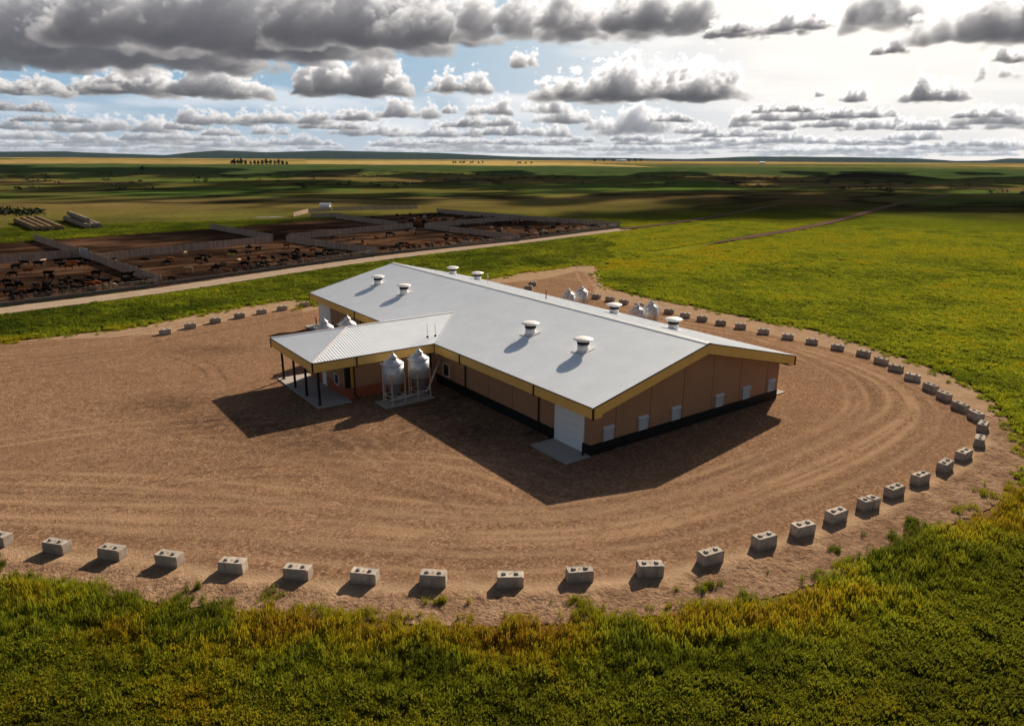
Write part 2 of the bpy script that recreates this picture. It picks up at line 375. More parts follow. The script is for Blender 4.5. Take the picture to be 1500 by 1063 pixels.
PADS = [[(-1.9,.95),(.76,.95),(.76,5.75),(-1.82,5.75)], [(-1.4,55.3),(.76,55.3),(.76,60.2),(-1.4,60.2)], [(26.5,1.6),(29.0,1.6),(29.0,6.0),(26.5,6.0)],
        [(-13.1,24.95),(-9.6,24.95),(-9.6,36.9),(-13.1,36.9)], [(-7.75,21.15),(-2.15,21.35),(-2.18,23.75),(-7.70,23.6)], [(-7.2,39.6),(-1.4,39.6),(-1.4,42.6),(-7.2,42.6)],
        [(30.6,39.5),(37,39.9),(37,42.7),(30.6,42.3)], [(30.8,25.6),(37.1,25.7),(37.1,28.5),(30.8,28.3)]]

def grid_sheet(name, poly, res, mat, z, pad, attr_fn, bump=None):
    lo, hi = poly.min(0)-pad, poly.max(0)+pad
    xs = np.arange(lo[0], hi[0], res); ys = np.arange(lo[1], hi[1], res)
    X, Y = np.meshgrid(xs, ys); nx, ny = len(xs), len(ys); x, y = X.ravel(), Y.ravel()
    ins = in_poly(x, y, poly); near = np.zeros(x.shape, bool)
    cand = ins.copy().reshape(ny, nx); k = int(pad/res)+1
    for _ in range(k):
        c = cand.copy(); c[1:] |= cand[:-1]; c[:-1] |= cand[1:]; c[:, 1:] |= cand[:, :-1]; c[:, :-1] |= cand[:, 1:]; cand = c
    keep = cand.ravel(); I = -np.ones(nx*ny, int); I[keep] = np.arange(keep.sum())
    q = np.arange(nx*ny).reshape(ny, nx); F = np.stack([q[:-1,:-1], q[:-1,1:], q[1:,1:], q[1:,:-1]], -1).reshape(-1, 4)
    F = I[F]; F = F[(F >= 0).all(1)]; xk, yk, ik = x[keep], y[keep], ins[keep]
    # signed distance only near the rim, elsewhere a constant
    d = np.full(xk.shape, 9.); rim = np.zeros(nx*ny, bool)
    er = ins.reshape(ny, nx).copy()
    for _ in range(int(4/res)):
        c = er.copy(); c[1:] &= er[:-1]; c[:-1] &= er[1:]; c[:, 1:] &= er[:, :-1]; c[:, :-1] &= er[:, 1:]; er = c
    rm = ~er.ravel()[keep]; d[rm] = poly_dist(xk[rm], yk[rm], poly)
    d = np.where(ik, d, -d); A = {'edge': d}; A.update(attr_fn(xk, yk, d))
    zz = np.full(xk.shape, float(z)) if bump is None else z+bump(xk, yk, A)
    return struct(np_mesh(name, np.stack([xk, yk, zz], 1), F, mat, A))

# wheel tracks worn into the yard: (pixel polyline, half width, strength)
TR = []
def trk(pts, w=.28, s=1., pair=1.9, closed=False):
    P = spline([at2(*p) for p in pts], 6); d = np.gradient(P, axis=0); d /= np.linalg.norm(d, axis=1)[:, None]; n = np.stack([-d[:,1], d[:,0]], 1)
    if pair: TR.append((P+n*pair/2, w, s)); TR.append((P-n*pair/2, w, s))
    else: TR.append((P, w, s))
trk([(-40,742),(150,748),(470,752),(640,768),(860,763),(1050,722),(1200,664),(1290,618),(1318,590),(1290,556),(1200,521),(1120,498)], .4, .9)
trk([(-40,700),(200,705),(430,725),(620,745),(800,752),(980,716),(1130,668),(1240,615),(1255,580),(1230,548),(1170,520)], .34, .75)
trk([(100,760),(400,778),(700,800),(920,790),(1120,742),(1270,682),(1352,628),(1352,590),(1300,552),(1215,520),(1100,492),(980,470),(900,446)], .36, .9)
trk([(-40,655),(150,628),(300,617),(420,612)], .22, .8); trk([(80,668),(250,640),(360,628)], .2, .5)
trk([(511,640),(532,664),(560,690)], .18, 1., 0); trk([(500,656),(540,672)], .16, .8, 0); trk([(545,640),(580,676)], .16, .8, 0)
trk([(480,668),(560,668),(640,672),(720,690),(760,706)], .2, .8); trk([(600,676),(760,684),(860,720)], .2, .6)
trk([(0,545),(140,522),(230,515),(300,535),(320,560)], .2, -.55, 1.7); trk([(0,560),(100,548),(180,545),(230,552)], .2, -.45, 0)
trk([(-40,520),(120,505),(300,470),(440,446)], .3, .5); trk([(0,512),(160,494),(330,463)], .25, -.6, 1.7)
trk([(640,640),(590,640),(572,622),(590,612),(604,628)], .2, -.6, 1.6)
trk([(1100,472),(1010,455),(930,440),(868,420),(850,398)], .35, .7); trk([(800,405),(860,412),(905,436)], .35, .8)
for pts in ([(-40,720),(300,730),(640,758),(860,757),(1020,720),(1165,664),(1262,612),(1280,585),(1250,552),(1180,525)], [(-40,775),(300,790),(680,815),(930,800),(1130,752),(1290,685),(1375,628),(1368,590),(1310,548)], [(560,712),(760,742),(900,735),(1060,690),(1190,640)]): trk(pts, .9, -.26, 0)
trk([(0,470+60),(160,512),(330,482),(440,462)], .5, -.35, 0); trk([(120,790),(400,806),(700,826),(930,812)], .3, .6)
trk([(700,705),(800,738),(900,748),(1010,724)], .22, .8, 1.8); trk([(250,705),(420,690),(560,700),(690,742)], .22, -.5, 1.8)
trk([(-40,760),(300,772),(620,792),(880,786),(1085,735),(1230,680),(1325,622),(1335,588),(1292,549),(1208,515)], .2, .8, .8); trk([(-40,722),(260,728),(560,750),(840,752),(1020,715),(1150,662),(1245,614),(1268,588)], .2, .7, .9)
trk([(60,600),(200,640),(420,668),(640,715),(820,772)], .25, .35); trk([(300,700),(520,760),(700,780)], .3, .35)
def yard_attr(x, y, d):
    wob = (fbm(x*.25, y*.25, 3, 5)-.5)*1.6
    ring = np.where(in_poly(x, y, RING), -1., 1.)*9; nearr = np.ones(x.shape, bool)
    ring = np.sign(ring)*np.minimum(poly_dist(x, y, RING), 9.)
    dirt = sstep(-.6, .7, ring+wob*.8)
    track = np.zeros(x.shape); wet = np.zeros(x.shape)
    for P, w, s in TR:
        w *= .82
        lo, hi = P.min(0)-3, P.max(0)+3; m = (x > lo[0]) & (x < hi[0]) & (y > lo[1]) & (y < hi[1])
        q = poly_dist(x[m]+wob[m]*.12, y[m]+wob[m]*.12, P, False); v = np.exp(-(q/w)**2)*min(1., abs(s)*1.25)
        brk = .45+.55*sstep(.35, .55, fbm(x[m]*.3, y[m]*.3, 3, 9))
        if s > 0: track[m] = np.maximum(track[m], v*brk)
        else: wet[m] = np.maximum(wet[m], v*brk)
    for (u, v), r, e, s in [((250,592),4.5,(1.,.35),.8),((325,618),6,(.9,.3),.85),((420,632),7,(1.,.25),.75),((305,512),6,(1.,.25),.6),((640,600),5,(1.,.6),.8),((690,632),4.5,(1.,.5),.8),((660,580),3,(1,.6),.7),((480,648),9,(1.,.22),.7),((600,632),3,(1,.5),.55),((790,640),3,(1,.5),.4)]:
        c = at(u, v); dx, dy = x-c[0], y-c[1]; a = (dx*RT[0]+dy*RT[1])/(r*e[0]); b = (dx*FW[0]+dy*FW[1])/(np.hypot(FW[0],FW[1])*r*e[1]*1.8)
        wet = np.maximum(wet, s*np.exp(-(a*a+b*b)))
    rough = sstep(.3, 1.5, ring+wob)*sstep(-200, -150, -np.hypot(x-CAM[0], y-CAM[1]))*np.where((x-CAM[0])*FW[0]+(y-CAM[1])*FW[1] < 62, 1., .25)
    return {'dirt': dirt, 'track': track, 'wet': wet, 'rough': rough}
def yard_bump(x, y, A):
    b = (fbm(x*.09, y*.09, 3, 3)-.5)*.14*np.clip(1-A['dirt'], 0, 1)*sstep(1, 4, poly_dist(x, y, [(.79,1.08),(26.5,1.08),(26.5,59.9),(.79,59.9)]))
    b = b-.035*A['track']*sstep(.3, .8, A['track'])+A['rough']*(fbm(x*1.1, y*1.1, 4, 8)-.5)*.34*sstep(.2, 1.6, A['edge'])
    for P in PADS:
        P = np.array(P); m = (x > P[:,0].min()-2.5) & (x < P[:,0].max()+2.5) & (y > P[:,1].min()-2.5) & (y < P[:,1].max()+2.5)
        b[m] = np.minimum(b[m], 0)-.0
    b = np.maximum(b, -.08)
    return b*sstep(-1.2, .6, A['edge'])-.0
yard = grid_sheet('gravel_yard', YARD, .27, MAT['yard'], .03, 1.4, yard_attr, yard_bump)
tag(yard, 'brown gravel yard with pale wheel tracks around the barn', 'yard')

def strip(name, P, w, mat, z, zf=None, taper=0.):
    d = np.gradient(P, axis=0); d /= np.linalg.norm(d, axis=1)[:, None]; n = np.stack([-d[:,1], d[:,0]], 1)
    off = np.linspace(-1, 1, 13)*(w/2+1.2); V = (P[:, None, :]+n[:, None, :]*off[None, :, None]).reshape(-1, 2)
    e = np.tile(w/2-np.abs(off), len(P)); e = e-(w/2+1.)*np.repeat(1-sstep(0, max(taper, 1e-6), np.linspace(1e-5, 1, len(P))), 13)*(taper > 0); t = np.tile(np.exp(-((np.abs(off)-w*.21)/.35)**2), len(P))
    q = np.arange(len(P)*13).reshape(len(P), 13); F = np.stack([q[:-1,:-1], q[:-1,1:], q[1:,1:], q[1:,:-1]], -1).reshape(-1, 4)
    zz = np.full(len(V), z) if zf is None else zf(V[:,0], V[:,1])+z
    return struct(np_mesh(name, np.c_[V, zz], F, mat, {'edge': e, 'track': t}))

# ------------------------------------------------------------------ terrain to the horizon
def cam_polar(x, y):
    dx, dy = x-CAM[0], y-CAM[1]; r = np.hypot(dx, dy)
    az = np.arctan2(dx*RT[0]+dy*RT[1], dx*math.sin(_y)+dy*math.cos(_y)); return r, az
KEEP_FLAT = [YARD, LOT]
def terrain_z(x, y):
    r, az = cam_polar(x, y); u = np.clip(np.tan(np.clip(az, -1.2, 1.2))*FPX*1.02+750, -900, 2400)
    hor = (u-750)*-.00606                                   # the survey's level line leans a little
    z = (fbm(x*.012, y*.012, 4, 21)-.5)*2.2*sstep(330, 500, r)
    z += (fbm(x*.0042+3, y*.0042, 5, 31)-.5)*17*sstep(380, 950, r)*(1-.78*sstep(1500, 2400, r))*.85
    z -= 3.0*sstep(500, 900, r)*(1-sstep(1600, 2000, r))
    wv = 140*(fbm(x*.003, y*.003, 3, 41)-.5)
    z -= 9*np.exp(-((r+wv-1470)/130)**2)*(.55+.9*fbm(x*.006, y*.006, 3, 43))
    z += np.where(u > 1150, 1., 0)*sstep(1150, 1260, u)*12*np.exp(-((r-1330+wv)/150)**2)*(1-sstep(1330, 1460, u))
    z += np.interp(r, [1500, 2000, 2600, 4500, 6500, 60000], [0, 5, 12.8, 17, 18, 18])
    z += (fbm(x*.0011, y*.0011, 4, 51)-.5)*5*sstep(1700, 2600, r)
    hv = np.interp(u, [-900,-200,0,110,130,250,290,330,400,480,560,640,760,880,1000,1090,1150,1230,1330,1385,1430,1460,1500,1800,2400], [4,6,5.5,6.5,5.5,3.0,7,9.5,7.5,10.5,9.5,8.5,4,3,2,6,6,5.5,4,1.5,2,4.5,4.2,3,3])
    hz = H+(hv+hor*0)*9000/FPX*1.
    z += np.maximum(hz-18, 0)*sstep(6600, 9000, r+900*(fbm(x*.0006, y*.0006, 3, 61)-.5))*(1-.35*sstep(9500, 15000, r))+(fbm(x*.0012, y*.0012, 3, 71)-.5)*14*sstep(7500, 9500, r)
    z += (fbm(x*.12, y*.12, 3, 81)-.45)*.5*sstep(1.5, 9, np.where(r < 420, EDGE(x, y), 9))*(1-sstep(250, 420, r))
    m = r < 200; z[m] = z[m]-np.where(in_poly(x[m], y[m], YARD), .16, 0.)
    return z-.03
def EDGE(x, y):
    d = np.full(x.shape, 30.); m = cam_polar(x, y)[0] < 430
    xx, yy = x[m], y[m]; dd = np.full(xx.shape, 30.)
    for P in KEEP_FLAT: dd = np.minimum(dd, np.where(in_poly(xx, yy, P), -1., poly_dist(xx, yy, P)))
    dd = np.minimum(dd, poly_dist(xx, yy, ROAD_C, False)-5); dd = np.minimum(dd, poly_dist(xx, yy, TRAIL, False)-3); dd = np.minimum(dd, poly_dist(xx, yy, ROAD_D, False)-3)
    d[m] = dd; return d
rr = np.concatenate([[4.], np.geomspace(9, 60000, 1000)]); aa = np.concatenate([np.arange(-64, 64, .18), np.arange(64, 296, 3.)])*PI/180
RR, AA = np.meshgrid(rr, aa, indexing='ij'); ang = AA+_y
gx = (CAM[0]+RR*np.sin(ang)).ravel(); gy = (CAM[1]+RR*np.cos(ang)).ravel(); gz = terrain_z(gx, gy)
def tone_fn(x, y):
    r, az = cam_polar(x, y); u = np.clip(np.tan(np.clip(az, -1.2, 1.2))*FPX*1.02+750, -900, 2400)
    def mixc(a, b, t): return a*(1-t[:, None])+np.array(b)[None]*t[:, None]
    n1 = fbm(x*.011, y*.011, 4, 101); n2 = fbm(x*.0035, y*.0035, 4, 103); n3 = fbm(x*.04, y*.04, 3, 107)
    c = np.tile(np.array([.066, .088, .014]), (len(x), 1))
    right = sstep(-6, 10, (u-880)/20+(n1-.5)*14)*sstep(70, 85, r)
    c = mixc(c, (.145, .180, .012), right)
    c = mixc(c, (.185, .17, .015), right*sstep(.5, .66, n1)*.5)
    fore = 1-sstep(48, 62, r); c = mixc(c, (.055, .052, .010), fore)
    m = r < 200; rim = np.zeros(len(x)); rim[m] = 1-sstep(1.2, 2.4, np.where(in_poly(x[m], y[m], YARD), 0, poly_dist(x[m], y[m], YARD))); c = mixc(c, (.13, .075, .045), rim)
    beyond = sstep(180, 250, r+60*(n1-.5))*(1-right*(1-sstep(330, 430, r)))
    c = mixc(c, (.072, .090, .018), beyond); c = mixc(c, (.095, .092, .020), beyond*sstep(.48, .62, n2)*(1-sstep(420, 700, r)))
    rg = sstep(300, 520, r+120*(n2-.5)); c = mixc(c, (.105, .102, .028), rg); c = mixc(c, (.078, .122, .026), rg*sstep(.46, .6, n1)); c = mixc(c, (.155, .112, .046), rg*sstep(.50, .64, n2))
    line = 1-np.abs(fbm(x*.0045+7, y*.0085, 4, 113)-.5)*2; c = mixc(c, (.014, .016, .009), rg*sstep(.93, .985, line)*.85)
    wv = 140*(fbm(x*.003, y*.003, 3, 41)-.5)
    gul = np.exp(-((r+wv-1440)/60)**2)*sstep(.42, .56, fbm(x*.006, y*.006, 4, 117)); c = mixc(c, (.014, .016, .009), np.clip(gul*1.2, 0, .9))
    d2 = sstep(1560, 1640, r+100*(n2-.5)); c = mixc(c, (.048, .078, .026), d2)
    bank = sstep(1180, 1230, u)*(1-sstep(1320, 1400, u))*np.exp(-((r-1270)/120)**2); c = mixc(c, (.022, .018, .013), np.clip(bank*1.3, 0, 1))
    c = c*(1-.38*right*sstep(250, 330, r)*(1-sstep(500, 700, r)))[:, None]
    # quarter-section fields on the far plain
    ca, sa = math.cos(.35), math.sin(.35); fx = (x*ca-y*sa)/950.; fy = (x*sa+y*ca)/620.
    hsh = _hash(np.floor(fx), np.floor(fy), 5); fields = np.array([(.30,.205,.065),(.085,.105,.03),(.36,.25,.09),(.12,.13,.04),(.22,.16,.06),(.055,.08,.03),(.30,.22,.085),(.40,.30,.12)])
    fc = fields[np.minimum((hsh*8).astype(int), 7)]
    d3 = sstep(2080, 2180, r+160*(n2-.5)); c = c*(1-d3[:, None])+fc*d3[:, None]
    band = np.exp(-((r-2500-300*(n2-.5))/260)**2)*np.where(u < 520, 1, .45); c = mixc(c, (.30, .225, .09), np.clip(band*1.1, 0, 1)*.55*sstep(.3, .55, n1))
    hill = sstep(5600, 7000, r+1200*(n2-.5)); c = mixc(c, (.010, .032, .036), hill)
    return np.clip(c, .004, .9)
q = np.arange(len(rr)*len(aa)).reshape(len(rr), len(aa)); q2 = np.concatenate([q, q[:, :1]], 1)
gF = np.stack([q2[:-1,:-1], q2[:-1,1:], q2[1:,1:], q2[1:,:-1]], -1).reshape(-1, 4)[:, ::-1]
gr, _ga = cam_polar(gx, gy)
gz += .0
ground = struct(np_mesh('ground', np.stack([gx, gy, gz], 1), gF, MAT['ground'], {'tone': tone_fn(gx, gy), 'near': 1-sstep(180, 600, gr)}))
tag(ground, 'rolling prairie grassland reaching to low hills at the horizon', 'ground')
tag(strip('gravel_road', ROAD_C, 6.0, MAT['road'], .07, lambda x, y: np.maximum(terrain_z(x, y), -.03)), 'pale gravel road along the front of the cattle pens', 'road')
tag(strip('dirt_trail', ROAD_D, 3.2, MAT['trail'], .3, terrain_z), 'thin brown trail leading on from the lot road over the dark pasture', 'trail')
tag(strip('dirt_trail', TRAIL, 4.2, MAT['trail'], .3, terrain_z, .4), 'brown dirt trail crossing the green meadow', 'trail')
lot = grid_sheet('feedlot_ground', LOT, 1.2, MAT['mud'], .035, 1., lambda x, y, d: {}, lambda x, y, A: (fbm(x*.08, y*.08, 4, 77)-.3)*.5*sstep(0, 4, A['edge']))
tag(lot, 'dark trampled mud inside the cattle pens', 'ground')
for P, lb in zip(PADS, ['slab before the near overhead door', 'slab before the far overhead door', 'slab at the far side door of the barn', 'porch slab under the canopy posts', 'slab under the two front silos', 'slab under the silos behind the wing', 'slab under the far silo pair by the driveway', 'slab under the silo pair nearest the gable']):
    m = MB(); n = len(P); m.prism([(x, y, -.2) for x, y in P], (0, 0, .32)); o = m.build('concrete_slab', MAT['pad']); struct(o); tag(o, 'pale concrete '+lb, 'slab')
# ------------------------------------------------------------------ the barn
barn = thing('barn', 'long brown barn with ribbed pale metal roof, gold fascia and a hipped porch wing', 'barn', (0, 0, 0))
SL = (Hr-He)/(W_/2)
def ribbed(mb, P, N, s0, s1, bot, top, sp=.305, h=.032):
    """ribbed steel skin: P(s,t) point, N normal; bot(s)/top(s) limits of t"""
    ss = []
    s = s0
    while s < s1:
        for ds, hh in ((0, 0), (.022, h), (.068, h), (.09, 0)):
            if s+ds <= s1: ss.append((s+ds, hh))
        s += sp
    ss.append((s1, 0)); N = Vector(N).normalized(); vs = []; fs = []
    for s, hh in ss:
        for t in (bot(s), top(s)): vs.append(Vector(P(s, t))+N*hh)
    for i in range(len(ss)-1): fs.append((2*i, 2*i+2, 2*i+3, 2*i+1))
    mb.add(vs, fs); return mb
m = MB()
ribbed(m, lambda s, t: (t, s, He+SL*t), (-SL, 0, 1), 0, L_, lambda s: -.06, lambda s: W_/2)
ribbed(m, lambda s, t: (W_-t, s, He+SL*t), (SL, 0, 1), 0, L_, lambda s: -.06, lambda s: W_/2)
# plain underside closing the roof
for sg in (0, 1):
    f = (lambda x, y, z: (x, y, z)) if not sg else (lambda x, y, z: (W_-x, y, z))
    m.add([f(0, 0, He-.03), f(W_/2, 0, Hr-.03), f(W_/2, L_, Hr-.03), f(0, L_, He-.03)], [(0, 1, 2, 3)])
roof = m.build('roof', MAT['roof'], barn, fixn=False)
m = MB()
for sg in (-1, 1): m.bar((W_/2+sg*.13, -.03, Hr-.13*SL+.045), (W_/2+sg*.13, L_+.03, Hr-.13*SL+.045), .27, .012, (sg*SL, 0, 1))
m.build('ridge_cap', MAT['roof_trim'], roof)
m = MB(); m.bar((W_/2-.30, 0, Hr-.3*SL+.028), (W_/2-.30, L_, Hr-.3*SL+.028), .05, .05); m.bar((W_/2+.30, 0, Hr-.3*SL+.028), (W_/2+.30, L_, Hr-.3*SL+.028), .05, .05); m.build('ridge_closure', MAT['ridge'], roof)
# wing geometry
A_, Y1, Y2, RH, B_, Hw = 13.38, 24.89, 37.01, 6.27, 6.11, 6.273
YM = (Y1+Y2)/2; HALF = (Y2-Y1)/2; SW = (Hw-He)/HALF; SH = (Hw-He)/RH
m = MB()
for sg in (1, -1):
    yf = (lambda t: Y1+t) if sg == 1 else (lambda t: Y2-t)
    ribbed(m, lambda s, t: (s, yf(t), He+SW*t+.02), (0, -sg*SW, 1), -A_, B_, lambda s: (-.05 if s < 0 else min(HALF, s/B_*HALF)), lambda s: min(HALF, (s+A_)/RH*HALF))
ribbed(m, lambda s, t: (-A_+t, s, He+SH*t+.02), (-SH, 0, 1), Y1, Y2, lambda s: -.05, lambda s: RH*(1-abs(s-YM)/HALF))
m.build('wing_roof', MAT['roof'], barn, fixn=False)
m = MB(); e = .06
for y in (Y1, Y2): m.bar((-A_, y, He+e), (-A_+RH, YM, Hw+e), .22, .03)
m.bar((-A_+RH, YM, Hw+e), (B_, YM, Hw+e), .24, .03)
m.build('hip_cap', MAT['vent_white'], barn)
m = MB()
for y in (Y1, Y2): m.bar((0, y, He+.03), (B_, YM, Hw+.03), .2, .02, (-SL, 0, 1))
m.build('valley_flashing', MAT['roof_trim'], barn)
# walls
ox, oy = .79, 1.08; zr = He+SL*ox-.06
m = MB(); m.prism([(ox, oy, -.2), (W_-ox, oy, -.2), (W_-ox, oy, zr), (W_/2, oy, Hr-.06), (ox, oy, zr)], (0, L_-2*oy, 0)); wall = m.build('wall', MAT['siding'], barn)
seam_m = m_plain('seam_brown', (.165, .088, .05), .6)
for x in (3.6, 7.75, 11.98, 16.04, 20.2, 24.54): m = MB(); m.box((x-.03, oy-.014, 1.0), (x+.03, oy+.0-.002, min(He+SL*min(x, W_-x)-.95, 7.0))); m.build('wall_seam', seam_m, wall)
for y in (11.9, 15.9, 22.3, 40.5, 44.6, 48.7, 52.8): m = MB(); m.box((ox-.014, y-.03, 1.0), (ox-.002, y+.03, 3.72)); m.build('wall_seam', seam_m, wall)
m = MB(); wz = 1.0; g = .035
m.box((ox-g, oy-g, -.2), (W_-ox+g, oy-.003, wz))
for a, b in ((oy-.001, 1.78), (5.62, L_-5.65), (L_-1.3, L_-oy)):
    if b > a: m.box((ox-g, a, -.2), (ox-.003, b, wz))
m.box((W_-ox+.003, oy-.001, -.2), (W_-ox+g, L_-oy, wz)); m.box((ox, L_-oy+.003, -.2), (W_-ox, L_-oy+g, wz))
m.build('wainscot', MAT['black'], barn)
# main fascia
zb = He-hf
m = MB()
m.box((-.045, 0, zb), (.02, Y1-.002, He-.075)); m.box((-.045, Y2+.002, zb), (.02, L_, He-.075)); m.box((W_-.02, 0, zb), (W_+.045, L_, He-.075))
def rake(y0, y1):
    k = .95; f = lambda x: He+SL*min(x, W_-x)
    P = [(-.045, zb), (k, zb), (k, f(k)-hf*.96), (W_/2, Hr-hf*1.0), (W_-k, f(k)-hf*.96), (W_-k, zb), (W_+.045, zb), (W_+.045, He-.08), (W_/2, Hr-.085), (-.045, He-.08)]
    # split in two so the outline stays convex enough to triangulate cleanly
    m.prism([(x, y0, z) for x, z in (P[0], P[1], P[2], (k, f(k)-.085), P[9])], (0, y1-y0, 0))
    m.prism([(x, y0, z) for x, z in (P[2], P[3], P[8], (k, f(k)-.085))], (0, y1-y0, 0))
    m.prism([(x, y0, z) for x, z in (P[3], P[4], (W_-k, f(k)-.085), P[8])], (0, y1-y0, 0))
    m.prism([(x, y0, z) for x, z in (P[5], P[6], P[7], (W_-k, f(k)-.085), P[4])], (0, y1-y0, 0))
rake(-.05, .0); rake(L_, L_+.05)
m.build('fascia', MAT['gold'], barn)
m = MB(); m.box((-A_-.045, Y1-.045, zb), (-A_+.02, Y2+.045, He-.075)); m.box((-A_+.021, Y1-.045, zb), (-.046, Y1+.02, He-.075)); m.box((-A_+.021, Y2-.02, zb), (-.046, Y2+.045, He-.075)); m.build('wing_fascia', MAT['gold'], barn)
# dark edge trim: gutters, rake edges, corner boards, fascia joints
m = MB(); t = .085
m.box((-.12, -.06, He-t), (.0, Y1-.05, He-.002)); m.box((-.12, Y2+.05, He-t), (.0, L_+.06, He-.002)); m.box((W_, -.06, He-t), (W_+.12, L_+.06, He-.002))
for y in (-.03, L_+.03):
    m.bar((-.12, y, He-.06), (W_/2, y, Hr-.055), .085, .085); m.bar((W_+.12, y, He-.06), (W_/2, y, Hr-.055), .085, .085)
m.box((-A_-.12, Y1-.12, He-t), (-A_, Y2+.12, He-.002)); m.box((-A_, Y1-.12, He-t), (-.12, Y1, He-.002)); m.box((-A_, Y2, He-t), (-.12, Y2+.12, He-.002))
m.build('gutter', MAT['dark_trim'], barn)
c = .07
for x, y in ((-.05, -.055), (W_+.05, -.055), (-.05, L_+.055), (W_+.05, L_+.055), (-A_-.05, Y1-.05), (-A_-.05, Y2+.05)): m = MB(); m.box((x-c, y-c, zb-.03), (x+c, y+c, He-.01)); m.build('corner_trim', MAT['dark_trim'], barn)
for y in (Y1-.1, Y2+.05): m = MB(); m.box((-.1, y, zb-.03), (.02, y+.05, He)); m.build('corner_trim', MAT['dark_trim'], barn)
m = MB(); m.box((-A_-.02, Y1-.066, zb-.04), (-.05, Y1+.03, zb-.005)); m.build('fascia_drip', MAT['dark_trim'], barn); m = MB(); m.box((-A_+.1, Y2-.03, zb-.04), (-.05, Y2+.066, zb-.005)); m.build('fascia_drip', MAT['dark_trim'], barn)
m = MB()
m.box((.021, .05, zb+.02), (ox, Y1, zb+.05)); m.box((.021, Y2, zb+.02), (ox, L_-.05, zb+.05)); m.box((W_-ox, .05, zb+.02), (W_-.021, L_-.05, zb+.05))
m.box((-A_+.022, Y1+.021, zb+.02), (.02, Y2-.021, zb+.05))
for y0 in (.001, L_-oy):
    for sg in (0, 1):
        f = (lambda x: x) if not sg else (lambda x: W_-x)
        m.prism([(f(.8), y0, He+SL*.8-.9), (f(W_/2), y0, Hr-.9), (f(W_/2), y0, Hr-.86), (f(.8), y0, He+SL*.8-.86)], (0, oy-.003, 0))
m.build('soffit', MAT['soffit'], barn)
# downspouts with fascia joint, elbow and kick-out
def spout(face, p, q, zbot=.35):
    m = MB(); w = .11
    if face == 'x':
        m.box((-.14, q-w/2, zb-.02), (-.046, q+w/2, He-.05)); m.bar((-.1, q, zb-.04), (ox-.08, p, zb-.16), w, w); m.box((ox-.15, p-w/2, zbot), (ox-.04, p+w/2, zb-.1))
        m.bar((ox-.1, p, zbot+.03), (-1.0, p-.15, .1), w, w*.8)
    else:
        m.box((q-w/2, Y1-.14, zb-.02), (q+w/2, Y1-.046, He-.05)); m.bar((q, Y1-.1, zb-.04), (p, 25.9, zb-.16), w, w); m.box((p-w/2, 25.85, zbot), (p+w/2, 25.96, zb-.1)); m.bar((p, 25.9, zbot+.03), (p+.15, 25.2, .1), w, w*.8)
    m.build('downspout', MAT['dark_trim'], barn)
spout('x', 7.83, 7.62); spout('x', 19.95, 19.78); spout('x', 45.2, 45.2); spout('y', -8.8, -8.9)
# overhead doors
def odoor(y0, y1, zt=3.68):
    m = MB(); n = 5
    for i in range(n): m.box((ox-.05, y0+.1, .125+(zt-.225)*i/n), (ox-.004, y1-.1, .125+(zt-.225)*(i+1)/n-.012))
    d = m.build('overhead_door', MAT['door'], barn)
    m = MB(); m.box((ox-.09, y0, .0), (ox-.003, y0+.1, zt)); m.box((ox-.09, y1-.1, 0), (ox-.003, y1, zt)); m.box((ox-.09, y0+.1, zt-.1), (ox-.003, y1-.1, zt)); m.build('frame', MAT['white'], d)
    m = MB(); m.box((ox-.06, y0+.1, .03), (ox-.003, y1-.1, .122)); m.build('bottom_seal', MAT['rubber'], d)
odoor(1.8, 5.6); odoor(L_-5.62, L_-1.34)
# louvred wall vents
for i, x in enumerate((2.2, 6.3, 10.5, 16.6, 20.7, 24.75)):
    m = MB(); w = 1.12; z0, z1 = 1.03, 2.18; y = oy
    m.box((x, y-.16, z0), (x+.05, y-.003, z1)); m.box((x+w-.05, y-.16, z0), (x+w, y-.003, z1)); m.box((x+.05, y-.1, z0), (x+w-.05, y-.003, z0+.05))
    o = m.build('louvre_vent', MAT['louvre'], barn)
    m = MB(); m.prism([(x-.04, y-.003, z1+.14), (x-.04, y-.24, z1+.0), (x-.04, y-.24, z1-.05), (x-.04, y-.003, z1-.03)], (w+.08, 0, 0)); m.build('hood', MAT['roof_trim'], o)
    m = MB()
    for k in range(7): zz = z0+.11+k*.15; m.bar((x+.05, y-.09, zz), (x+w-.05, y-.09, zz), .085, .016, (0, -.75, .66))
    m.build('slat', MAT['white'], o)
    m = MB(); m.box((x+.05, y-.02, z0+.05), (x+w-.05, y-.004, z1-.03)); m.build('backing', MAT['rubber'], o)
# small window in the long wall
def window(face, a, b, z0, z1, c):
    m = MB(); t = .07
    def bx(a0, a1, z0, z1, d0, d1):
        if face == 'x': m.box((c-d1, a0, z0), (c-d0, a1, z1))
        else: m.box((a0, c-d1, z0), (a1, c-d0, z1))
    bx(a, a+t, z0, z1, .003, .07); bx(b-t, b, z0, z1, .003, .07); bx(a+t, b-t, z0, z0+t, .003, .07); bx(a+t, b-t, z1-t, z1, .003, .07)
    o = m.build('window', MAT['white'], barn); m = MB(); bx(a+t, b-t, z0+t, z1-t, .003, .03); m.build('pane', MAT['glass'], o)
window('x', 23.2, 24.5, 1.2, 2.6, ox)
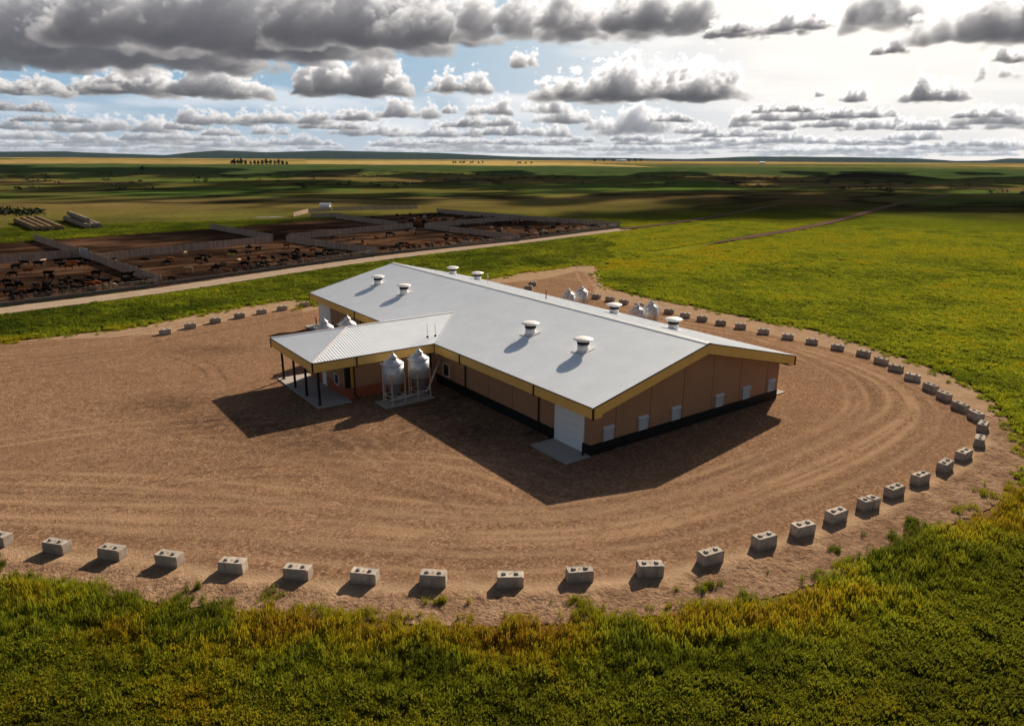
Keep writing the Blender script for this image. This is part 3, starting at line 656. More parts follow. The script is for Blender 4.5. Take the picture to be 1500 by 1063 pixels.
# wing walls
wx, wy0, wy1 = -9.6, 26.0, 35.9
m = MB(); m.box((wx, wy0, -.2), (ox-.01, wy1, zb+.01)); wwall = m.build('wing_wall', MAT['siding'], barn)
m = MB(); rz_ = 1.15
m.box((wx-.04, wy0-.04, -.2), (ox-.04, wy0-.003, rz_)); m.box((wx-.04, wy0-.002, -.2), (wx-.003, 31.22, rz_)); m.box((wx-.04, 32.32, -.2), (wx-.003, wy1, rz_)); m.box((wx-.04, wy1+.003, -.2), (ox-.04, wy1+.04, rz_))
m.build('red_wainscot', MAT['red'], barn)
m = MB(); m.box((wx-.07, wy0-.07, 1.2), (wx+.42, wy0-.003, zb)); m.box((wx-.07, wy0-.003, 1.2), (wx-.003, wy0+.40, zb)); m.build('corner_panel', MAT['black'], barn)
for x in (-1.9, -.25): m = MB(); m.box((x, wy0-.06, 1.2), (x+.42, wy0-.003, zb-.36)); m.build('black_panel', MAT['black'], barn)
m = MB(); m.box((wx+.421, wy0-.05, 1.2), (wx+.80, wy0-.003, zb)); m.box((wx-.05, wy0+.401, 1.2), (wx-.003, wy0+.60, zb)); m.box((wx+.801, wy0-.03, zb-.34), (ox-.04, wy0-.003, zb))
for x in (-2.4, -1.46, -.7): m.box((x, wy0-.05, 1.2), (x+.44, wy0-.003, zb-.345))
m.build('orange_panel', MAT['orange'], barn)
window('x', 28.0, 29.05, .95, 2.15, wx)
m = MB(); m.box((wx-.06, 31.32, .125), (wx-.003, 32.22, 2.2)); d = m.build('entry_door', MAT['door'], barn)
m = MB(); m.box((wx-.08, 31.22, .1), (wx-.003, 31.318, 2.3)); m.box((wx-.08, 32.222, .1), (wx-.003, 32.32, 2.3)); m.box((wx-.08, 31.318, 2.2), (wx-.003, 32.222, 2.3)); m.build('frame', MAT['white'], d)
m = MB(); m.box((wx-.068, 31.6, 1.35), (wx-.061, 31.95, 2.0)); m.build('pane', MAT['glass'], d)
m = MB(); m.bar((wx-.12, 32.12, 1.1), (wx-.061, 32.12, 1.1), .03); m.bar((wx-.12, 32.0, 1.1), (wx-.12, 32.13, 1.1), .03); m.build('handle', MAT['steel_post'], d)
for y in (25.76, 29.29, 32.69, 36.3):
    m = MB(); m.box((-12.7, y-.1, .12), (-12.5, y+.1, zb+.02)); p = m.build('porch_post', MAT['black'], barn)
    m = MB(); m.box((-12.78, y-.18, .121), (-12.42, y+.18, .15)); m.build('base_plate', MAT['black'], p)
# rooftop chimneys
def roof_vent(x, y):
    z = He+SL*min(x, W_-x); sg = 1 if x < W_/2 else -1
    m = MB(); r = .54
    m.lathe([(r, -.45), (r, .62)], (x, y, z+.0)); o = m.build('roof_vent', MAT['vent_white'], barn)
    m = MB(); a = .8
    m.prism([(x-a, y-a, z-SL*a*sg+.04), (x+a, y-a, z+SL*a*sg+.04), (x+a, y+a, z+SL*a*sg+.04), (x-a, y+a, z-SL*a*sg+.04)], (0, 0, .03)); m.build('base_flashing', MAT['roof_trim'], o)
    m = MB(); m.lathe([(r+.03, .60), (r+.05, .78), (r+.08, .92)], (x, y, z)); m.build('band', MAT['rubber'], o)
    m = MB(); m.lathe([(.55, .925), (.72, .96), (.93, 1.07), (.955, 1.09), (.95, 1.115), (.80, 1.19), (.55, 1.26), (.25, 1.30), (.02, 1.31)], (x, y, z), 36); m.build('cap', MAT['vent_white'], o)
for x, y in ((6.9, 17.18), (6.9, 9.1), (7.1, 52.9), (6.85, 44.6), (22.6, 21.2), (20.7, 10.3), (21.2, 55.7), (22.8, 51.1)): roof_vent(x, y)
for x in (-.03, .93):
    zz = He+SW*(26.27-Y1); m = MB(); m.tube([(x, 26.27, zz-.1), (x, 26.27, zz+1.45)], .045, 8); o = m.build('vent_pipe', MAT['tube'], barn)
    m = MB(); m.lathe([(.13, .0), (.12, .12), (.06, .2)], (x, 26.27, zz), 12); m.build('boot', MAT['rubber'], o)
m = MB(); m.tube([(13.0, 33.9, 7.8), (13.0, 33.9, 10.0)], [.03, .015], 6); m.tube([(12.8, 33.9, 9.4), (13.2, 33.9, 9.4)], .012, 5); m.tube([(12.9, 33.9, 9.7), (13.1, 33.9, 9.7)], .012, 5); m.build('antenna', MAT['tube'], barn)
m = MB(); m.tube([(17.7, 28.1, 6.9), (17.7, 28.1, 8.2)], .07, 8); m.build('vent_pipe', m_plain('rusty_pipe', (.16, .07, .04), .7), barn)
for x in (-.44, .55):
    m = MB(); m.tube([(x, 25.98, 3.2), (x, 25.7, 3.35), (x, 25.45, 3.3), (x, 25.35, 3.1)], .07, 8); m.build('gooseneck_pipe', MAT['white'], barn)
# ------------------------------------------------------------------ bollards
for (x, y), lb in zip([(.35, 5.78), (.35, 1.45), (.3, L_-5.9), (.3, L_-1.0)], ['inner jamb of the near overhead door', 'corner jamb of the near overhead door', 'inner jamb of the far overhead door', 'outer jamb of the far overhead door']):
    b = thing('bollard', 'black steel bollard beside the '+lb, 'bollard', (x, y, .03), 0, 'bollards guarding the overhead doors')
    m = MB(); m.lathe([(.085, 0), (.085, 1.15)], n=14); m.build('pipe', MAT['black'], b); m = MB(); m.lathe([(.087, 1.151), (.075, 1.19), (.03, 1.215)], n=14); m.build('cap', MAT['black'], b)
# ------------------------------------------------------------------ feed silos
def silo_proto():
    s = thing('feed_silo', '', 'silo', (0, 0, 0)); r = 1.02
    m = MB(); m.lathe([(r, 2.2), (r, 4.12)], n=40); m.build('tank', MAT['galv'], s)
    m = MB(); m.lathe([(r+.035, 4.10), (r+.03, 4.15), (.36, 4.62)], n=40); rf = m.build('cone_roof', MAT['galv'], s)
    m = MB()
    for k in range(12): a = 2*PI*k/12; m.bar((r*math.cos(a), r*math.sin(a), 4.175), (.37*math.cos(a), .37*math.sin(a), 4.63), .03, .03)
    m.build('roof_rib', MAT['galv'], rf)
    m = MB(); m.lathe([(.34, 4.60), (.34, 4.70), (.44, 4.72), (.43, 4.78), (.10, 5.06), (.05, 5.12), (.05, 5.28), (.01, 5.3)], n=20); m.build('lid', MAT['galv'], s)
    m = MB(); m.lathe([(.25, .50), (.27, .80), (.86, 2.10), (.88, 2.199)], n=40); hp = m.build('hopper', MAT['hopper'], s)
    m = MB(); m.box((-.2, -.2, .34), (.2, .2, .519)); m.build('boot', MAT['tube'], hp)
    for k in range(4):
        a = PI/4+k*PI/2; x, y = (r+.07)*math.cos(a), (r+.07)*math.sin(a)
        m = MB(); m.bar((x, y, .12), (x, y, 3.15), .12, .12, (math.cos(a), math.sin(a), 0)); l = m.build('leg', MAT['leg'], s)
        m = MB(); m.box((x-.13, y-.13, .121), (x+.13, y+.13, .145)); m.build('foot', MAT['steel_post'], l)
    m = MB()
    for k in range(4):
        a, b = PI/4+k*PI/2, PI/4+(k+1)*PI/2; c = r+.07
        m.bar((c*math.cos(a), c*math.sin(a), .9), (c*math.cos(b), c*math.sin(b), .9), .05)
    m.build('brace', MAT['tube'], s)
    m = MB(); x = -(r+.16)
    for y in (-.2, .2): m.bar((x, y, .6), (x, y, 4.2), .035); m.bar((x, y, 4.2), (-.5, y, 4.75), .03)
    for k in range(11): m.bar((x, -.2, .7+.3*k), (x, .2, .7+.3*k), .025)
    m.tube([(x, -.2, 4.2), (x-.2, -.2, 4.3), (x-.2, .2, 4.3), (x, .2, 4.2)], .02, 5)
    m.build('ladder', MAT['tube'], s)
    return s
sp = silo_proto()
SILOS = [((-6.1, 22.45), 'in front of the wing, the one closer to the porch', 0), ((-3.15, 22.6), 'in front of the wing, the one closer to the long wall', 0), ((-5.64, 41.2), 'behind the wing roof, the one closer to the porch', 1), ((-2.7, 41.3), 'behind the wing roof, the one closer to the far door', 1),
  ((32.2, 40.7), 'beyond the ridge by the driveway, shorter looking of its pair', 0), ((35.3, 41.3), 'beyond the ridge by the driveway, taller looking of its pair', 0), ((32.45, 26.87), 'beyond the ridge between two roof chimneys, lower in view', 0), ((35.4, 27.05), 'beyond the ridge between two roof chimneys, standing higher in view', 0)]
for i, ((x, y), lb, k) in enumerate(SILOS):
    o = sp if i == 0 else dup(sp); o.location = (x, y, 0); o.rotation_euler = (0, 0, (.12, .12, 0, .1, 2.2, 2.0, 2.4, 2.1)[i])
    tag(o, 'small galvanised hopper silo '+lb, 'silo', 'galvanised feed silos')
o = thing('feed_auger', 'thin silver auger pipe rising from the front silos to the barn wall', 'auger', (0, 0, 0))
m = MB(); m.tube([(-6.7, 22.42, .30), (-2.35, 22.68, .42)], .085, 10); m.build('trough_pipe', MAT['tube'], o)
m = MB(); m.tube([(-2.35, 22.68, .42), (-2.0, 22.9, .55), (.72, 24.95, 3.05)], .11, 10); m.build('riser_pipe', MAT['tube'], o)
m = MB(); m.box((-7.0, 22.27, .14), (-6.7, 22.57, .46)); m.build('motor', MAT['steel_post'], o)
# ------------------------------------------------------------------ concrete blocks
def block_mesh(L, mat):
    m = MB(); h, d, c = .76, .76, .045; x, y = L/2, d/2
    def ring(i, z): return [(-x+i, -y+0 if 0 else -y+i*0, z)]
    oc = lambda k, z: [(-x+k+c, -y+k, z), (x-k-c, -y+k, z), (x-k, -y+k+c, z), (x-k, y-k-c, z), (x-k-c, y-k, z), (-x+k+c, y-k, z), (-x+k, y-k-c, z), (-x+k, -y+k+c, z)]
    rings = [oc(.0, -.12), oc(0, h*.5), oc(0, h-c), oc(c, h)]; vs = [(p[0]+random.gauss(0, .010), p[1]+random.gauss(0, .010), p[2]+random.gauss(0, .006)) for p in sum(rings, [])]
    for j in random.sample(range(16, 32), 3): q = vs[j]; vs[j] = (q[0]*.965, q[1]*.94, q[2]-.035); fs = [tuple(reversed(range(8))), tuple(range(24, 32))]
    for i in range(3): fs += [(8*i+k, 8*i+(k+1) % 8, 8*i+8+(k+1) % 8, 8*i+8+k) for k in range(8)]
    m.add(vs, fs); return m
def frustum(m, cx, cy, a, b, z0, z1):
    vs = [(cx-a, cy-a, z0), (cx+a, cy-a, z0), (cx+a, cy+a, z0), (cx-a, cy+a, z0), (cx-b, cy-b, z1), (cx+b, cy-b, z1), (cx+b, cy+b, z1), (cx-b, cy+b, z1)]
    return m.add(vs, [(0,3,2,1),(4,5,6,7),(0,1,5,4),(1,2,6,5),(2,3,7,6),(3,0,4,7)])
def make_block(L, lugs):
    b = thing('concrete_block', '', 'block'); block_mesh(L, MAT['block']).build('body', MAT['block'], b)
    for x in lugs: m = MB(); frustum(m, x, 0, .125, .085, .761, .865); m.build('lug', MAT['weld'], b)
    m = MB(); m.tube([(-.06, 0, .762), (-.05, 0, .80), (.05, 0, .80), (.06, 0, .762)], .014, 6); m.build('lifting_loop', MAT['steel_post'], b)
    return b
BPS = [make_block(BL, (-.36, .36)) for _ in range(5)]; BU = [False]*5; hp_ = make_block(.74, (0.,)); used = False; hused = False
ORD = ['first','second','third','fourth','fifth','sixth','seventh','eighth','ninth','tenth','eleventh','twelfth','thirteenth','fourteenth','fifteenth','sixteenth','seventeenth','eighteenth','nineteenth','twentieth','twenty-first','twenty-second','twenty-third','twenty-fourth','twenty-fifth','twenty-sixth','twenty-seventh','twenty-eighth']
for k, (c, a) in enumerate(BLOCKS):
    if k < 15: lb = 'concrete block of the front row, %s from the split block towards the porch side' % ORD[14-k]
    elif k < 44: lb = 'concrete block of the curving meadow row, %s past the split block' % ORD[k-16]
    elif k == 44: lb = 'concrete block of the loose driveway pair, the one closer to the roof'
    elif k == 45: lb = 'concrete block of the loose driveway pair, the one closer to the meadow'
    else: lb = 'concrete block of the row along the far grass strip, %s from the barn' % ORD[52-k]
    if k == 28: lb = 'darker weathered concrete block with a weed at its end, by the meadow'
    if k == 15:
        d = np.array([math.cos(a), math.sin(a)])
        for j, (s, w) in enumerate(((-.40, 'front half'), (.42, 'rear half'))):
            o = hp_ if not hused else dup(hp_); hused = True; o.location = (c[0]+d[0]*s, c[1]+d[1]*s, .02); o.rotation_euler = (0, 0, a+(.06 if j else -.04)); tag(o, 'half-length concrete block, '+w+' of the split pair', 'block', 'concrete blocks edging the yard')
        continue
    j = (k*3+k//7) % 5; o = dup(BPS[j]) if BU[j] else BPS[j]; BU[j] = True
    o.location = (c[0], c[1], random.uniform(-.05, .03)); o.rotation_euler = (random.uniform(-.022, .022), random.uniform(-.022, .022), a+random.uniform(-.05, .05)); tag(o, lb, 'block', 'concrete blocks edging the yard')
# pipeline marker in the meadow corner
o = thing('marker_post', 'yellow marker post with a white base plate at the meadow corner', 'marker', (*at2(877, 418), 0), .4)
m = MB(); m.bar((0, 0, -.05), (.12, 0, 1.5), .12, .06); m.build('post', m_plain('yellow_plastic', (.75, .62, .05), .5), o); m = MB(); frustum(m, -.1, 0, .28, .2, 0, .3); m.build('base', MAT['white'], o); m = MB(); m.box((.02, -.12, 1.5), (.24, .12, 2.0)); m.build('sign_plate', m_plain('yellow_plate', (.8, .7, .1), .5), o)
# ------------------------------------------------------------------ feedlot fences
def fence(p, q, label, hgt=2.5, wob=0.):
    p = np.array(p, float); q = np.array(q, float); Ln = float(np.linalg.norm(q-p)); d = (q-p)/Ln; a = math.atan2(d[1], d[0])
    o = thing('board_fence', label, 'fence', (p[0], p[1], 0), a, 'board windbreak fences of the cattle pens')
    n = int(Ln/.2); vs = []; fs = []; bx = []
    r2 = np.random.default_rng(int(abs(p[0]*31+q[1]*17)) % 9999)
    for i in range(n):
        x0, x1 = i*.2, i*.2+.165; h = hgt+r2.normal(0, .05); t = r2.normal(0, .008); b = len(vs)
        for x in (x0, x1):
            for y in (-.012+t, .012+t):
                for z in (.12, h): vs.append((x, y, z)); bx.append(i*.2+.05)
        # x0: y- z0,z1, y+ z0,z1 ; x1 the same
        fs += [(b, b+4, b+5, b+1), (b+2, b+3, b+7, b+6), (b+1, b+5, b+7, b+3), (b, b+1, b+3, b+2), (b+4, b+6, b+7, b+5)]
    pn = np_mesh('board_panel', vs, fs, MAT['boards'], {'bx': bx}, False); pn.parent = o
    m = MB()
    for z in (.6, hgt-.4): m.box((0, .03, z-.07), (Ln, .09, z+.07))
    m.build('rail', MAT['pole_wood'], o)
    k = max(2, int(Ln/6)+1)
    for i in range(k): m = MB(); x = Ln*i/(k-1); m.tube([(x, .2, -.2), (x, .2, hgt+.15)], .09, 7); m.build('post', MAT['pole_wood'], o)
    return o
FN = [((-60,392),(118,377),'feed alley fence from the photo edge to the pale gate'), ((50,353),(120,376),'cross fence behind the pale gate'), ((132,381),(235,418),'cross fence running down to the bunk beside the red cattle'),
 ((142,384),(400,355),'long alley fence behind the middle pen'), ((307,336),(400,353),'cross fence of the dark empty pens'), ((420,355),(551,374),'cross fence between the two middle pens'),
 ((424,352),(605,334.5),'alley fence along the half-empty brown pen'), ((492,320.5),(583,333),'cross fence before the far herd pen'), ((622,336),(762,353),'cross fence before the pale mixed herd'),
 ((626,334.5),(760,322.5),'far alley fence of the packed pens'), ((640,312),(700,317.5),'back fence behind the far herd'), ((700,317.5),(760,322),'end fence of the far herd pen'), ((760,322.5),(908,333),'outer end fence beyond the pale mixed herd'),
 ((430,318),(452,312),'short fence of the sorting pens, side by the field'), ((456,319),(500,318),'short fence of the sorting pens, along the lot'), ((488,309),(612,306),'low back fence of the sorting pens beside the white shed'), ((452,312),(486,309.5),'back fence of the sorting pens, before the shed')]
for p, q, lb in FN: fence(at2(*p), at2(*q), 'weathered grey '+lb, 2.0 if lb.find('sorting') < 0 else 1.9)
g1, g2 = at2(119, 377), at2(131, 380.5)
o = thing('pen_gate', 'pale sheeted gate closing the feed alley', 'gate', (*g1, 0), math.atan2(g2[1]-g1[1], g2[0]-g1[0])); Lg = math.dist(g1, g2)
m = MB(); m.box((0, -.03, .2), (Lg, .03, 2.5)); m.build('sheet', m_plain('pale_sheet', (.5, .45, .4), .7, 0, .2), o)
m = MB(); m.box((0, .04, .1), (.12, .16, 2.7)); m.box((Lg-.12, .04, .1), (Lg, .16, 2.7)); m.build('gate_frame', MAT['pole_wood'], o)
for a, b, lb in [((-160,469),(232,419.5),'before the pen with red cattle'), ((238,418),(553,374),'before the brown middle pen'), ((556,373.5),(760,352.6),'before the half-empty pen'), ((764,352),(904,334),'before the pale mixed herd')]:
    p, q = at2(*a), at2(*b); Lb = math.dist(p, q)
    o = thing('feed_bunk', 'low dark concrete feed trough '+lb, 'trough', (*p, .03), math.atan2(q[1]-p[1], q[0]-p[0]), 'feed troughs along the lot road')
    m = MB(); m.add([(0,-.5,0),(0,.5,0),(0,.5,.55),(0,.38,.55),(0,.25,.18),(0,-.3,.18),(0,-.4,.62),(0,-.5,.62)], []); n = 8
    vs = [tuple(v) for v in m.v]; m = MB(); m.prism(vs, (Lb, 0, 0)); m.build('trough', MAT['bunk'], o)
    m = MB()
    for z in (.95, 1.3): m.tube([(0, .45, z), (Lb, .45, z)], .035, 6)
    m.build('neck_rail', MAT['pole_wood'], o)
    m = MB()
    for i in range(int(Lb/4)): m.tube([(i*4+.2, .45, .5), (i*4+.2, .45, 1.4)], .05, 6)
    m.build('rail_post', MAT['pole_wood'], o)
# ------------------------------------------------------------------ cattle
def cow_mesh(pose):
    V = [(-.95,0,1.22),(-.55,0,1.20),(0,0,1.10),(.45,0,1.12),(.80,0,1.22),(1.08,0,1.38),(1.32,0,1.42),(1.62,0,1.26)]
    Rd = [.26,.34,.39,.37,.30,.19,.16,.09]; E = [(i, i+1) for i in range(7)]
    if pose == 'graze': V[5:] = [(1.08,0,1.0),(1.30,0,.62),(1.48,0,.25)]
    if pose == 'eat': V[5:] = [(1.10,0,1.12),(1.38,0,.98),(1.62,0,.74)]
    dz = 0
    if pose == 'lie': V = [(x, y, z-.72) for x, y, z in V]
    for x, root, sx in ((-.80, 0, -1), (.62, 4, 1)):
        for y in (-.2, .2):
            b = len(V)
            if pose == 'lie': V += [(x, y*1.6, .32), (x+.45*sx*-1, y*2.2, .12)]; Rd += [.15, .08]; E += [(root, b), (b, b+1)]
            else:
                kx = -.10 if sx < 0 else .02; off = random.uniform(-.1, .1)
                V += [(x+.02, y, .82), (x+kx+off*.5, y, .48), (x+off, y, .04)]; Rd += [.16, .085, .07]; E += [(root, b), (b, b+1), (b+1, b+2)]
    b = len(V); z0 = V[0][2]; V += [(-1.16, 0, z0), (-1.2, 0, max(.2, z0-.6))]; Rd += [.06, .035]; E += [(0, b), (b, b+1)]
    hx, hy, hz = V[6]; b = len(V); V += [(hx-.05, -.22, hz+.06), (hx-.05, .22, hz+.06)]; Rd += [.05, .05]; E += [(6, b), (6, b+1)]
    me = bpy.data.meshes.new('cattle_skeleton'); me.from_pydata(V, E, []); o = bpy.data.objects.new('cow', me); COL.objects.link(o)
    o.modifiers.new('s', 'SKIN'); lay = me.skin_vertices[0].data
    for i, r in enumerate(Rd): k = 1.12 if i < 5 else 1.; lay[i].radius = (r*.82, r*k); lay[i].use_root = (i == 2)
    s = o.modifiers.new('d', 'SUBSURF'); s.levels = 1; s.render_levels = 1
    dg = bpy.context.evaluated_depsgraph_get(); nm = bpy.data.meshes.new_from_object(o.evaluated_get(dg))
    for p in nm.polygons: p.use_smooth = True
    bpy.data.objects.remove(o); nm.name = 'cattle_body'; return nm
POSES = {p: cow_mesh(p) for p in ('stand', 'graze', 'eat', 'lie')}
COWM = {}
for p, me in POSES.items():
    for cn in ('black', 'red', 'tan'): mm = me.copy(); mm.materials.clear(); mm.materials.append(MAT['cow_'+cn]); COWM[p, cn] = mm
PENS = [('the pen beside the pale gate', [(0,392),(128,381),(230,417.5),(0,446)], 72, .8, (.80,.18,.02)), ('the brown middle pen', [(142,386),(400,357.5),(540,374),(242,416)], 72, .72, (.88,.09,.03)),
  ('the half-empty pen', [(430,356),(605,336.5),(752,352),(562,372)], 50, .6, (.68,.18,.14)), ('the pale mixed herd pen', [(630,336.5),(758,324.5),(895,333.5),(768,351)], 64, .45, (.55,.12,.33)), ('the far back pen', [(506,321.5),(638,314),(742,321.5),(604,332)], 42, .25, (.66,.14,.2))]
r3 = np.random.default_rng(11); CX = []
for pn, quad, cnt, bias, cp in PENS:
    Q = [np.array(at2(*q)) for q in quad]; k = 0; tries = 0
    lane = math.atan2(*(Q[2]-Q[3])[::-1])
    while k < cnt and tries < 4000:
        tries += 1; s = r3.random(); ft = r3.random() < bias
        t = 1-abs(r3.normal(0, .16)) if ft else r3.random()
        if ft and pn == 'the brown middle pen': s = 1-abs(r3.normal(0, .45))
        if ft and r3.random() < .35: t = .985
        if not (0.03 < t < .99 and .03 < s < .97): continue
        c = (Q[0]*(1-s)+Q[1]*s)*(1-t)+(Q[3]*(1-s)+Q[2]*s)*t
        if any((c[0]-x)**2+(c[1]-y)**2 < 1.9 for x, y in CX): continue
        CX.append(c); k += 1; cn = ('black', 'red', 'tan')[r3.choice(3, p=cp)]
        if t > .97: ps, rz = 'eat', lane-PI/2+r3.normal(0, .15)
        else: ps = ('stand', 'graze', 'lie')[r3.choice(3, p=(.6, .2, .2))]; rz = r3.uniform(0, 2*PI)
        o = bpy.data.objects.new('cow', COWM[ps, cn]); COL.objects.link(o); o.location = (c[0], c[1], .12 if ps != 'lie' else .05); o.rotation_euler = (0, 0, rz); sc_ = r3.uniform(.74, .90); o.scale = (sc_, sc_, sc_)
        what = {'stand': 'standing in', 'graze': 'with lowered head in', 'lie': 'lying on the mud of', 'eat': 'eating at the trough of'}[ps]
        hd = {'black': 'black', 'red': 'red-brown', 'tan': 'pale tan'}[cn]
        tag(o, '%s cow %s %s' % (hd, what, pn), 'cow', '%s cattle %s %s' % (hd, what, pn))
# ------------------------------------------------------------------ straw bale rows beyond the pens
def bale_mesh(mt):
    m = MB(); r = .92; m.lathe([(r*.5, -.74), (r-.06, -.745), (r, -.68), (r*1.01, 0), (r, .68), (r-.06, .745), (r*.5, .74)], n=14)
    me = bpy.data.meshes.new('bale'); me.from_pydata([(z, x, y) for x, y, z in m.v], [], m.f); me.polygons.foreach_set('use_smooth', m.sm); me.materials.append(mt); return me
BM = [bale_mesh(MAT['straw']), bale_mesh(MAT['straw_grey'])]
rows = [((24,326.5),(53,339.5),0,'brown straw row at the open end of the brown group'), ((34,325),(66,339.5),0,'brown straw row second from the open end of the brown group'), ((43.5,323.5),(77,339.5),0,'brown straw row with the next row close beside it'), ((54,322.5),(91,338.5),0,'brown straw row facing the grey group'),
        ((96,323),(130,336),1,'grey straw row, lower layer facing the brown group'), ((107,321.5),(139,335.5),1,'grey straw row, lower layer in the middle'), ((115,320),(147,335),1,'grey straw row, lower layer on the outer side'), ((103,322),(132,334),2,'grey straw row stacked on the upper layer')]
for a, b, k, lb in rows:
    p, q = np.array(at2(*a)), np.array(at2(*b)); n = int(np.linalg.norm(q-p)/1.56); d = (q-p)/np.linalg.norm(q-p); rz = math.atan2(d[1], d[0])
    for i in range(n):
        c = p+d*(.8+1.56*i); o = bpy.data.objects.new('straw_bale', BM[min(k, 1)]); COL.objects.link(o)
        o.location = (c[0]+r3.normal(0, .06), c[1]+r3.normal(0, .06), .9 if k < 2 else 2.45); o.rotation_euler = (r3.uniform(0, 6), 0, rz+r3.normal(0, .03)); o.scale = (1, r3.uniform(.93, 1.04), r3.uniform(.93, 1.04))
        tag(o, 'round bale in the '+lb, 'bale', 'bales of the '+lb)
# ------------------------------------------------------------------ trees, scrub, far buildings, poles
def ground_z(x, y): return float(terrain_z(np.array([x, ]), np.array([y, ]))[0])
def far_at(u, dist):
    az = math.atan((u-750)/FPX*.98); a = az+_y; return CAM[0]+dist*math.sin(a), CAM[1]+dist*math.cos(a)
def leaf_cloud(centers, radii, n, size, r):
    vs = []; fs = []
    for c, R3 in zip(centers, radii):
        for _ in range(n):
            p = r.normal(0, 1, 3); p *= (r.random()**.4)/np.linalg.norm(p); p = np.array(c)+p*np.array(R3)
            a = r.normal(0, 1, 3); a /= np.linalg.norm(a); b = np.cross(a, r.normal(0, 1, 3)); b /= np.linalg.norm(b); s = size*r.uniform(.6, 1.3); k = len(vs)
            vs += [p-a*s-b*s*.6, p+a*s-b*s*.6, p+a*s+b*s*.6, p-a*s+b*s*.6]; fs.append((k, k+1, k+2, k+3))
    return vs, fs
r4 = np.random.default_rng(5)
def tree(x, y, h, w, label, group, conifer=False):
    z = ground_z(x, y); o = thing('tree', label, 'tree', (x, y, z), 0, group)
    m = MB(); m.tube([(0, 0, -.4), (0, 0, h*.45), (w*.05, 0, h*.85)], [h*.035, h*.022, h*.006], 7)
    for k in range(5): a = k*1.3; m.tube([(0, 0, h*(.25+.1*k)), (math.cos(a)*w*.3, math.sin(a)*w*.3, h*(.4+.1*k))], [h*.012, h*.004], 5)
    m.build('trunk', MAT['bark'], o)
    cs = []; rs = []
    for k in range(9):
        f = k/8; zz = h*(.2+.72*f); sp = w*.5*(1.05-f if conifer else math.sin(PI*min(.97, .22+.72*f)))
        a = r4.uniform(0, 6.28); cs.append((math.cos(a)*sp*.45, math.sin(a)*sp*.45, zz)); rs.append((sp*.8, sp*.8, h*.13))
    vs, fs = leaf_cloud(cs, rs, 60, h*.06, r4); c = np_mesh('crown', vs, fs, MAT['scrub'], None, False); c.parent = o
for i, (u, hh) in enumerate([(345,9),(349,13),(354,11),(359,14),(365,10),(372,8),(378,10),(383,9),(389,11),(395,13),(401,11),(407,9),(413,12),(418,10),(424,8)]):
    x, y = far_at(u, 2050+r4.uniform(-25, 25)); tree(x, y, hh*1.05, hh*.95, 'dark shelterbelt tree in the row on the golden rise', 'shelterbelt trees on the golden rise')
x, y = far_at(215, 1680); tree(x, y, 9.5, 10, 'lone dark tree on the deep green field', None)
for u in [664, 667, 674, 678, 680, 689, 692, 700, 706, 757, 760, 768, 776]:
    x, y = far_at(u, 2450+r4.uniform(-20, 20)); tree(x, y, 6.5, 8, 'small dark tree in the far hedge line below the hills', 'far hedge line trees')
for u in (868, 880, 893, 916, 925, 934):
    x, y = far_at(u, 4300); tree(x, y, 18, 22, 'tree of the distant farmyard on the skyline', 'distant farmyard trees')
cs = []; rs = []
for _ in range(4200):
    u = r4.uniform(-250, 1750); dd = r4.normal(1440, 45) if r4.random() < .8 else r4.uniform(620, 1350); x, y = far_at(u, dd)
    clump = fbm(np.array([x*.008]), np.array([y*.008]), 3, 91)[0]
    ln = 1-abs(fbm(np.array([x*.0045+7]), np.array([y*.0085]), 4, 113)[0]-.5)*2
    if (clump < .55 if dd > 1380 else ln < .95) and r4.random() < .93: continue
    s = r4.uniform(1.3, 3.2); cs.append((x, y, ground_z(x, y)+s*.5)); rs.append((s*1.9, s*1.9, s))
vs, fs = leaf_cloud(cs, rs, 26, .7, r4); o = np_mesh('scrub_shrubbery', vs, fs, MAT['scrub'], None, False); tag(o, 'dark scrub along the coulee and draws of the far prairie', 'scrub', None, 'stuff')
# near hollow with bushes by the straw rows
cs = []; rs = []
for _ in range(26):
    x, y = at2(r4.uniform(-8, 58), r4.uniform(309, 316)); s = r4.uniform(1, 2.2); cs.append((x, y, s*.4)); rs.append((s*2.2, s*2.2, s*.8))
vs, fs = leaf_cloud(cs, rs, 60, .4, r4); o = np_mesh('hollow_shrubbery', vs, fs, MAT['scrub'], None, False); tag(o, 'dark bushes in the hollow behind the brown straw rows', 'bushes', None, 'stuff')
def house(x, y, w, d, h, label, name='farm_building', wallm='white', roofm='roof_trim', rz=.4, group=None):
    o = thing(name, label, 'building', (x, y, ground_z(x, y)), rz, group)
    m = MB(); m.prism([(-w/2, -d/2, -.5), (w/2, -d/2, -.5), (w/2, -d/2, h), (0, -d/2, h*1.45), (-w/2, -d/2, h)], (0, d, 0)); m.build('wall', MAT[wallm], o)
    m = MB(); e = .3
    for sg in (-1, 1): m.prism([(0, -d/2-e, h*1.45+.05), (sg*(w/2+e), -d/2-e, h-e*.3), (sg*(w/2+e), -d/2-e, h-e*.3+.15), (0, -d/2-e, h*1.45+.2)], (0, d+2*e, 0))
    m.build('roof', MAT[roofm], o)
    m = MB(); m.box((-w*.15, -d/2-.06, -.1), (w*.15, -d/2-.003, h*.75)); m.build('door', MAT['steel_post'], o)
x, y = at2(477, 307); house(x, y, 3.2, 4.6, 2.1, 'small white shed behind the sorting pens', 'livestock_shed', 'white', 'vent_white', .9)
for u, w, lb in [(901, 16, 'taller white building of the distant farmyard on the skyline'), (908, 24, 'longer white building of the distant farmyard on the skyline')]:
    x, y = far_at(u, 4250); house(x, y, w, w*1.6, 8, lb)
x, y = far_at(1108, 3100); house(x, y, 14, 20, 6, 'single white barn far off on the golden fields')
